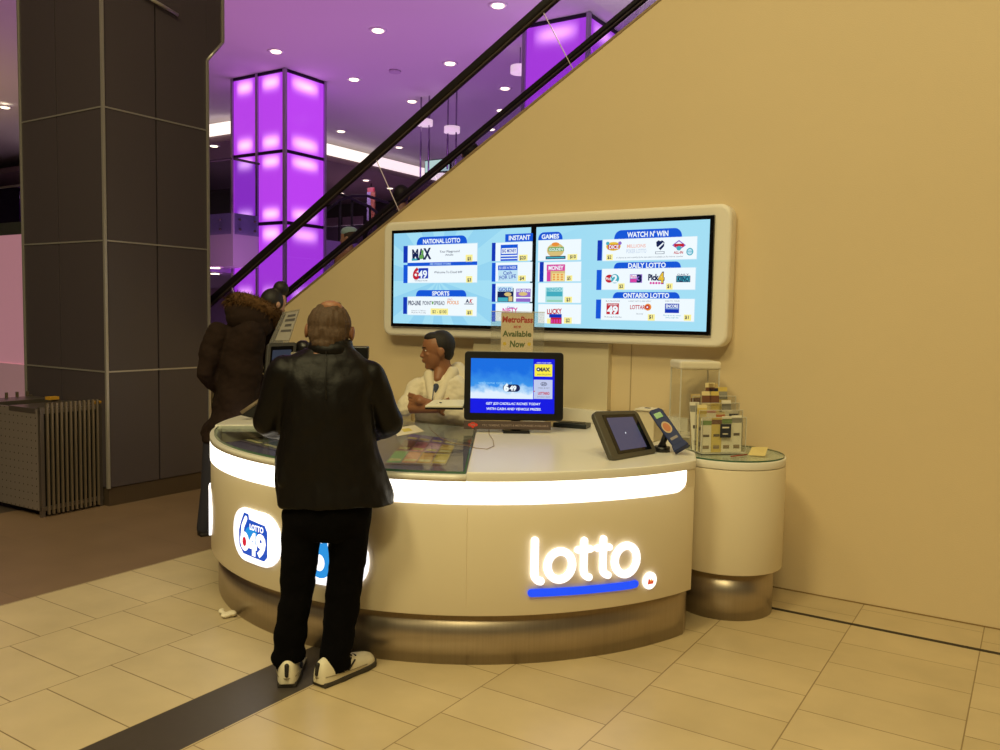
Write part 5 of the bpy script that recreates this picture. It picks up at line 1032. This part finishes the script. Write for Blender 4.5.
for a, b2, c2 in ((shL, elL, wrL), (shR, elR, wrR)):
    jk.capsule(a, b2, .078, .062, LEA, 20); jk.capsule(b2, b2.lerp(c2, .92), .064, .048, LEA, 20)
# soft folds
random.seed(5)
jk.capsule(M_(364, 428, -.03), M_(384, 497, -.02), .030, .045, LEA); jk.capsule(M_(290, 428, -.04), M_(285, 480, -.06), .022, .03, LEA)
jo = jk.fuse('leather_jacket', man, .007, 8, wr=((7, 4, .014), (22, 12, .005)))
cl = MB(); rsx = []
for (y, x0, x1, dd) in [(353, 307, 354, .0), (346, 308.5, 352, .015), (340.5, 310, 351, .03)]:
    a, b2 = M_(x0, y), M_(x1, y); rsx.append([(a+b2)/2+fwd*dd+BM @ Vector(((b2-a).length/2*math.cos(R(t_)), .075*math.sin(R(t_)), 0)) for t_ in range(0, 360, 15)])
cl.rings(rsx, LEA, False); clo = cl.build('collar', jo); sm_ = clo.modifiers.new('s', 'SOLIDIFY'); sm_.thickness = .007; sm_.offset = 0
ss = MB(); ss.tube([M_(326, 351, -.085), M_(326, 362, -.108), M_(326, 385, -.143), M_(326, 400, -.152)], .002, BLACK, 6); ss.build('back_seam', jo)
tr_ = MB()
loft(tr_, [(M_(328, 498), .185, .13), (M_(328, 515), .19, .13), (M_(327, 530), .175, .115), (M_(326, 538), .12, .09)], BM, TRO)
for leg in ([(303, 510, .088, 0), (301, 540, .083, 0), (298, 578, .077, .01), (293, 620, .069, 0), (289, 645, .066, 0), (288, 660, .064, 0)], [(350, 510, .094, 0), (348, 540, .088, 0), (345, 580, .079, .02), (340, 625, .074, .01), (335, 655, .068, -.02), (334, 670, .068, -.02)]):
    loft(tr_, [(M_(x, y, dd), r_, r_*1.02) for x, y, r_, dd in leg], BM, TRO, pw=2.0)
    x, y, r_, dd = leg[-1]; tr_.capsule(M_(x-6, y-4, dd-.01), M_(x+7, y-7, dd-.01), r_*.75, r_*.7, TRO)
tr_.fuse('trousers', man, .007, 3, wr=((9, 12, .010), (25, 30, .003)))
# hair: brown, thin on the crown
hm = mat('hair_brown', (70, 54, 40), .8); hb = MB(); q = lambda x, y, z: hc+BH @ Vector((x, y, z))*.235
hb.ell(q(0, -.09, .09), (.385*.235, .385*.235, .395*.235), hm, BH, 24, 18); hb.ell(q(0, -.17, -.14), (.37*.235, .28*.235, .30*.235), hm, BH); hb.ell(q(0, -.22, -.34), (.27*.235, .18*.235, .16*.235), hm, BH); hb.ell(q(.30, -.06, -.02), (.09*.235, .14*.235, .22*.235), hm, BH); hb.ell(q(-.30, -.06, -.02), (.09*.235, .14*.235, .22*.235), hm, BH)
HBR = mat('hair_brown_strands', (78, 58, 42), .75, noise=(40, .35, (6, 6, 1)), bump=(120, .6, .004)); hb.mats = [HBR]
hb.fuse('hair', man, .005, 1, wr=((70, 14, .006), (25, 20, .006)))
bt = MB(); bt.ell(q(.02, -.20, .345), (.22*.235, .20*.235, .135*.235), mat('scalp', (150, 104, 76), .5), BH); bt.build('bald_spot', man, label='bald patch on the crown')
WS = mat('trainer_white', (222, 212, 186), .55, noise=(30, .08)); SO = mat('trainer_sole', (60, 54, 48), .6); ST = mat('trainer_black', (34, 30, 28), .6)
shoe(man, Vector((ankL.x, ankL.y, 0))-fwd*.055, HY, .29, (WS, SO, ST))
shoe(man, Vector((ankR.x, ankR.y, 0))+Vector((.0, -.062, 0)), R(88), .30, (WS, SO, ST))
# ------------------------------------------------------------------ woman in the parka
WR = (-4.95, 3.88); wo = thing('person', 'person with hair bun in brown fur-hooded parka at the left counter end', 'person', (WR[0], WR[1], 0))
W_ = lambda px, py, dd=0: near(px, py, WR, dd); WH_ = math.atan2(.45, .55); BW = basis(WH_+R(25)); PAR = mat('brown_parka', (42, 30, 25), .9, spec=.15, bump=(18, .5, .02), noise=(4, .12)); JEA = mat('dark_jeans', (44, 44, 58), .8, bump=(80, .3, .003))
bd = MB(); hw_ = W_(274, 304, .0); BWH = basis(R(78), R(-16)); head_into(bd, hw_, BWH, .225, SKIN_W)
bd.capsule(W_(268, 312), W_(252, 330), .05, .06, SKIN_W); bd.capsule(W_(248, 332), W_(226, 425), .12, .11, SKIN_W)
wl = [W_(217, 440, -.02), W_(211, 485, -.01), W_(205, 528, 0)]; wr2 = [W_(230, 440, .02), W_(225, 485, .04), W_(221, 526, .05)]
for L_ in (wl, wr2): bd.capsule(L_[0], L_[1], .075, .05, SKIN_W); bd.capsule(L_[1], L_[2], .05, .035, SKIN_W); bd.capsule(L_[2], Vector((L_[2].x, L_[2].y, .04)), .035, .035, SKIN_W)
bd.capsule(W_(218, 330, -.05), W_(203, 375, -.03), .04, .035, SKIN_W); bd.capsule(W_(203, 375, -.03), W_(232, 402, .2), .033, .026, SKIN_W); bd.capsule(W_(270, 335, .1), W_(276, 380, .16), .04, .035, SKIN_W); bd.capsule(W_(276, 380, .16), W_(292, 404, .25), .033, .026, SKIN_W)
hand_into(bd, W_(292, 404, .25), Vector((.6, .3, 0)), Vector((0, 0, -1)), .95, SKIN_W); hand_into(bd, W_(232, 402, .2), Vector((.6, .3, 0)), Vector((0, 0, -1)), .95, SKIN_W)
bd.fuse('body', wo, .0065, 3)
hb2 = MB(); hd_ = mat('hair_black', (26, 20, 20), .6, bump=(90, .4, .003)); q = lambda x, y, z: hw_+BWH @ Vector((x, y, z))*.225
hb2.ell(q(0, -.08, .08), (.37*.225, .40*.225, .41*.225), hd_, BWH, 20, 14); bun = W_(281, 288.5, .0); hb2.ell(bun, (.056, .056, .056), hd_); hb2.capsule(bun, q(0, 0, .4), .03, .04, hd_); hb2.fuse('hair', wo, .006, 2)
face_parts(hw_, BWH, .225, wo, hd_, SKIN_W)
pk_ = MB(); rows = []
for (y, x0, x1, hd) in [(440, 201, 246, .14), (425, 201, 250, .145), (412, 203, 264, .15), (400, 205, 268, .15), (375, 207, 270, .15), (350, 207, 276, .15), (335, 209, 279, .14), (325, 214, 276, .12), (316, 228, 270, .10), (310, 238, 266, .08)]:
    a, b2 = W_(x0, y), W_(x1, y); rows.append(((a+b2)/2, (b2-a).length/2, hd))
loft(pk_, rows, BW, PAR)
for a, b2, c2 in ((W_(219, 333, -.04), W_(206, 372, -.04), W_(230, 400, .18)), (W_(270, 335, .08), W_(274, 378, .14), W_(290, 402, .24))): pk_.capsule(a, b2, .085, .072, PAR, 18); pk_.capsule(b2, c2, .07, .05, PAR, 18)
pk_.capsule(W_(262, 385, .02), W_(256, 420, .0), .07, .05, PAR)
pko = pk_.fuse('parka', wo, .009, 5, wr=((6, 9, .022), (18, 30, .006)))
hd2 = MB(); hd2.ell(W_(250, 318, -.06), (.17, .13, .11), PAR, yawm(R(40))); hd2.ell(W_(256, 326, -.09), (.12, .09, .09), PAR, yawm(R(40))); hd2.ell(W_(238, 311, -.05), (.10, .09, .07), PAR); hd2.fuse('hood', pko, .009, 3)
fur = MB(); FU = mat('fur_trim', (98, 72, 48), 1.0, noise=(60, .6), spec=.05); fp = [(229, 300, -.04), (236, 298, -.08), (247, 300, -.10), (258, 304, -.12), (268, 310, -.12), (276, 316, -.08), (280, 321, -.03)]
fpp = [W_(*p_) for p_ in fp]; fur.tube(fpp, [.03, .045, .05, .05, .05, .045, .03], FU, 14)
random.seed(11)
for k in range(4200):
    t_ = random.random()*(len(fpp)-1); i = min(int(t_), len(fpp)-2); c_ = fpp[i].lerp(fpp[i+1], t_-i); v = Vector((random.gauss(0, 1), random.gauss(0, 1), random.gauss(0, 1))).normalized(); s_ = v.cross(Vector((.3, .5, .8))).normalized()*.0035
    a = c_+v*.035; fur.add([a+s_, a-s_, c_+v*random.uniform(.058, .092)+Vector((random.uniform(-.012, .012), random.uniform(-.012, .012), -.012))], [(0, 1, 2)], FU)
fur.build('fur_trim', pko, label='brown fur trim of the hood')
jn = MB()
for L_, r_ in ((wl, .085), (wr2, .085)): jn.capsule(L_[0], L_[1], .095, .07, JEA, 18); jn.capsule(L_[1], L_[2], .068, .058, JEA, 18)
jn.fuse('jeans', wo, .008, 3)
BT = mat('dark_boot', (30, 27, 28), .5)
p = on_z(204, 536, 0); shoe(wo, Vector((p.x-.02, p.y+.0, 0)), R(70), .27, (BT, BT, BT), 'boot'); shoe(wo, Vector((wr2[2].x-.03, wr2[2].y-.02, 0)), R(60), .27, (BT, BT, BT), 'boot')
# ------------------------------------------------------------------ clerk behind the counter
CRt = (-3.36, 4.52); ck = thing('person', 'seated clerk in a cream hoodie with folded arms looking left behind the counter', 'person', (CRt[0], CRt[1]+.1, 0)); C_ = lambda px, py, dd=0: near(px, py, CRt, dd)
HOO = mat('cream_hoodie', (226, 214, 188), .8, bump=(30, .35, .01), noise=(12, .06)); HK = mat('hair_black_short', (28, 22, 20), .7, bump=(150, .5, .003))
HS = .268; ch = C_(437.5, 350.5, 0); viewd = Vector((ch.x, ch.y, 0)).normalized(); left = Vector((viewd.y*-1, viewd.x, 0)); yawh = math.atan2(left.y, left.x)+R(8); BC = basis(yawh, R(-2), R(3))
bd = MB(); head_into(bd, ch, BC, HS, SKIN_C)
bd.capsule(C_(442, 362, .0), C_(444, 382, .02), .056, .07, SKIN_C); bd.capsule(C_(441, 368, -.0), C_(438, 379, -.06), .050, .030, SKIN_C)
yb_ = math.atan2(-viewd.y, -viewd.x)-R(18); BB = basis(yb_)
loft(bd, [(C_(443, 385, .02), .14, .085), (C_(443, 400, .03), .17, .10), (C_(444, 430, .06), .16, .11), (C_(445, 470, .08), .16, .13)], BB, SKIN_C)
shl, ell_, = C_(419, 387, .0), C_(406, 407, -.09); shr, elr = C_(472, 390, .0), C_(470, 418, -.08)
bd.capsule(shl, ell_, .045, .04, SKIN_C); bd.capsule(shr, elr, .045, .04, SKIN_C)
w1 = C_(436, 408, -.22); w2 = C_(420, 401, -.19)
bd.capsule(ell_, w1, .044, .034, SKIN_C); bd.capsule(elr, w2, .044, .030, SKIN_C)
hand_into(bd, C_(424, 402, -.2), (C_(405, 397, -.13)-w2), viewd, .95, SKIN_C, .35, -1); hand_into(bd, w1, (C_(452, 402, -.15)-w1), viewd, .95, SKIN_C, .4, 1)
pelv = Vector((C_(445, 470, .08).x, C_(445, 470, .08).y, .66)); fb = BB @ Vector((0, 1, 0)); rb = BB @ Vector((1, 0, 0))
for sx in (-1, 1):
    hp = pelv+rb*sx*.09; kn = hp+Vector((-.05*sx*0, 0, -.06))+Vector((.0, -.0, 0))+Vector((0.0, .0, 0))+rb*sx*.06+Vector((0, .05, -.38)); bd.capsule(hp, kn, .08, .055, SKIN_C); bd.capsule(kn, Vector((kn.x, kn.y+.02, .06)), .052, .038, SKIN_C)
bd.fuse('body', ck, .0052, 2); face_parts(ch, BC, HS, ck, HK, SKIN_C)
hb = MB(); q = lambda x, y, z: ch+BC @ Vector((x, y, z))*HS
hb.ell(q(0, -.10, .145), (.36*HS, .355*HS, .37*HS), HK, BC, 22, 16); hb.ell(q(0, -.22, -.03), (.30*HS, .20*HS, .25*HS), HK, BC); hb.ell(q(0, .09, .32), (.27*HS, .24*HS, .15*HS), HK, BC); hb.ell(q(0, .19, .27), (.22*HS, .13*HS, .10*HS), HK, BC); hb.fuse('hair', ck, .0055, 2)
hd = MB()
loft(hd, [(C_(443, 369, .05), .075, .07), (C_(443, 374, .03), .12, .09), (C_(443, 380, .02), .165, .11), (C_(444, 389, .01), .195, .12), (C_(444, 398, .01), .205, .13), (C_(444, 415, .03), .20, .14), (C_(445, 445, .06), .20, .15), (C_(445, 480, .08), .21, .17)], BB, HOO)
for a, b2, c2, f_ in ((shl, ell_, w1, .06), (shr, elr, w2, .55)): hd.capsule(a, b2, .066, .064, HOO, 18); hd.capsule(b2, b2.lerp(c2, f_), .066, .055, HOO, 18)
hoo = hd.fuse('hoodie', ck, .007, 3, wr=((12, 16, .010), (35, 45, .004)))
hh = MB(); hh.capsule(C_(458, 369, .05), C_(464, 380, .02), .05, .055, HOO); hh.capsule(C_(429, 375, -.02), C_(432, 399, -.13), .036, .028, HOO); hh.capsule(C_(452, 373, -.02), C_(438, 400, -.13), .046, .030, HOO); hh.capsule(C_(445, 372, .09), C_(460, 372, .07), .05, .05, HOO); hh.fuse('hood', hoo, .006, 2)
sh_ = MB(); sh_.capsule(C_(436, 387, -.085), C_(433, 396, -.115), .024, .016, mat('undershirt', (60, 66, 84), .8)); sh_.build('undershirt', ck)
zp = MB(); zp.tube([C_(434, 386, -.145), C_(433, 394, -.165), C_(432, 402, -.175)], .003, mat('zip_blue', (60, 74, 110), .5), 6); zp.build('zip', hoo)
lg = MB()
for sx in (-1, 1):
    hp = pelv+rb*sx*.09; kn = hp+rb*sx*.06+Vector((0, .05, -.38)); lg.capsule(pelv, hp, .12, .11, TRO); lg.capsule(hp, kn, .095, .07, TRO); lg.capsule(kn, Vector((kn.x, kn.y+.02, .09)), .068, .055, TRO)
lg.fuse('trousers', ck, .009, 3)
stl = thing('stool', 'stool under the clerk, hidden behind the counter', 'stool', (pelv.x, pelv.y+.0, 0)); MB().cyl((pelv.x, pelv.y), .17, .48, .53, BLACK, 28).build('seat', stl, bev=.01); MB().cyl((pelv.x, pelv.y), .03, .03, .48, SILVER, 14).build('post', stl); MB().cyl((pelv.x, pelv.y), .19, 0, .03, SILVER, 28).build('base', stl)
# ------------------------------------------------------------------ riders on the escalator
def rider(px, py, hair, coat, skin, yaw, lab, cap=None):
    YR = 6.5; top = on_y(px, py, YR); zf = edge_z(-8.3+.344*math.floor((top.x+8.3)/.344))-.6; k = .344; Hh = top.z-zf
    t = thing('person', lab, 'person', (top.x, YR, zf)); s = .225; B = basis(yaw); f = B @ Vector((0, 1, 0)); r_ = B @ Vector((1, 0, 0)); b0 = Vector((top.x, YR, zf)); c_ = Vector((top.x, YR, top.z-s*.5))
    m1 = MB(); head_into(m1, c_, B, s, skin); m1.capsule(c_-Vector((0, 0, .1)), c_-Vector((0, 0, .2)), .05, .06, skin)
    sz = top.z-.30; hz = zf+.80
    loft(m1, [(b0+Vector((0, 0, sz-zf+.03)), .08, .07), (b0+Vector((0, 0, sz-zf-.04)), .17, .09), (b0+Vector((0, 0, hz-zf)), .14, .10)], B, skin)
    for sx in (-1, 1):
        hp = b0+r_*sx*.09+Vector((0, 0, hz-zf)); m1.capsule(hp, b0+r_*sx*.09+Vector((0, 0, .45)), .075, .055, skin); m1.capsule(b0+r_*sx*.09+Vector((0, 0, .45)), b0+r_*sx*.09+Vector((0, 0, .05)), .05, .035, skin); m1.capsule(b0+r_*sx*.09+Vector((0, 0, .035)), b0+r_*sx*.09+f*.14+Vector((0, 0, .03)), .035, .03, skin)
        a_ = b0+r_*sx*.19+Vector((0, 0, sz-zf-.05)); e_ = a_+Vector((0, 0, -.27))+r_*sx*.03; w_ = e_+f*.1+Vector((0, 0, -.2)); m1.capsule(a_, e_, .045, .038, skin); m1.capsule(e_, w_, .036, .028, skin); hand_into(m1, w_, Vector((0, 0, -1)), f, .95, skin, .3, sx)
    m1.fuse('body', t, .009, 2)
    m2 = MB(); m2.ell(c_+B @ Vector((0, -.09, .11))*s, (.375*s, .39*s, .40*s), hair, B, 18, 12); m2.fuse('hair', t, .009, 2); face_parts(c_, B, s, t, hair, skin)
    m3 = MB(); loft(m3, [(b0+Vector((0, 0, sz-zf+.05)), .09, .08), (b0+Vector((0, 0, sz-zf-.02)), .20, .12), (b0+Vector((0, 0, sz-zf-.25)), .20, .14), (b0+Vector((0, 0, hz-zf-.12)), .21, .15)], B, coat)
    for sx in (-1, 1):
        a_ = b0+r_*sx*.18+Vector((0, 0, sz-zf-.06)); e_ = a_+Vector((0, 0, -.27))+r_*sx*.03; w_ = e_+f*.1+Vector((0, 0, -.18)); m3.capsule(a_, e_, .068, .058, coat); m3.capsule(e_, w_, .056, .046, coat)
    m3.fuse('coat', t, .011, 2)
    m4 = MB()
    for sx in (-1, 1): m4.capsule(b0+r_*sx*.09+Vector((0, 0, hz-zf)), b0+r_*sx*.09+Vector((0, 0, .45)), .092, .07, TRO); m4.capsule(b0+r_*sx*.09+Vector((0, 0, .45)), b0+r_*sx*.09+Vector((0, 0, .11)), .068, .055, TRO)
    m4.fuse('trousers', t, .011, 2)
    if cap:
        m5 = MB(); m5.ell(c_+B @ Vector((0, -.03, .26))*s, (.37*s, .42*s, .27*s), cap, B); m5.fuse('cap', t, .009, 2)
COA = mat('coat_dark', (36, 30, 32), .8); COT = mat('coat_tan', (170, 128, 84), .8)
rider(402, 185, mat('hair_black'), COA, SKIN_W, R(115), 'dark-haired person in dark coat riding the escalator, middle of the three riders')
rider(349, 227, mat('hair_brown'), COT, SKIN_W, R(200), 'person in a tan coat and pale teal cap riding lowest on the escalator', mat('teal_cap', (170, 205, 205), .7))
rider(471, 142, mat('hair_black'), COA, SKIN_W, R(115), 'dark-haired person riding highest on the escalator')
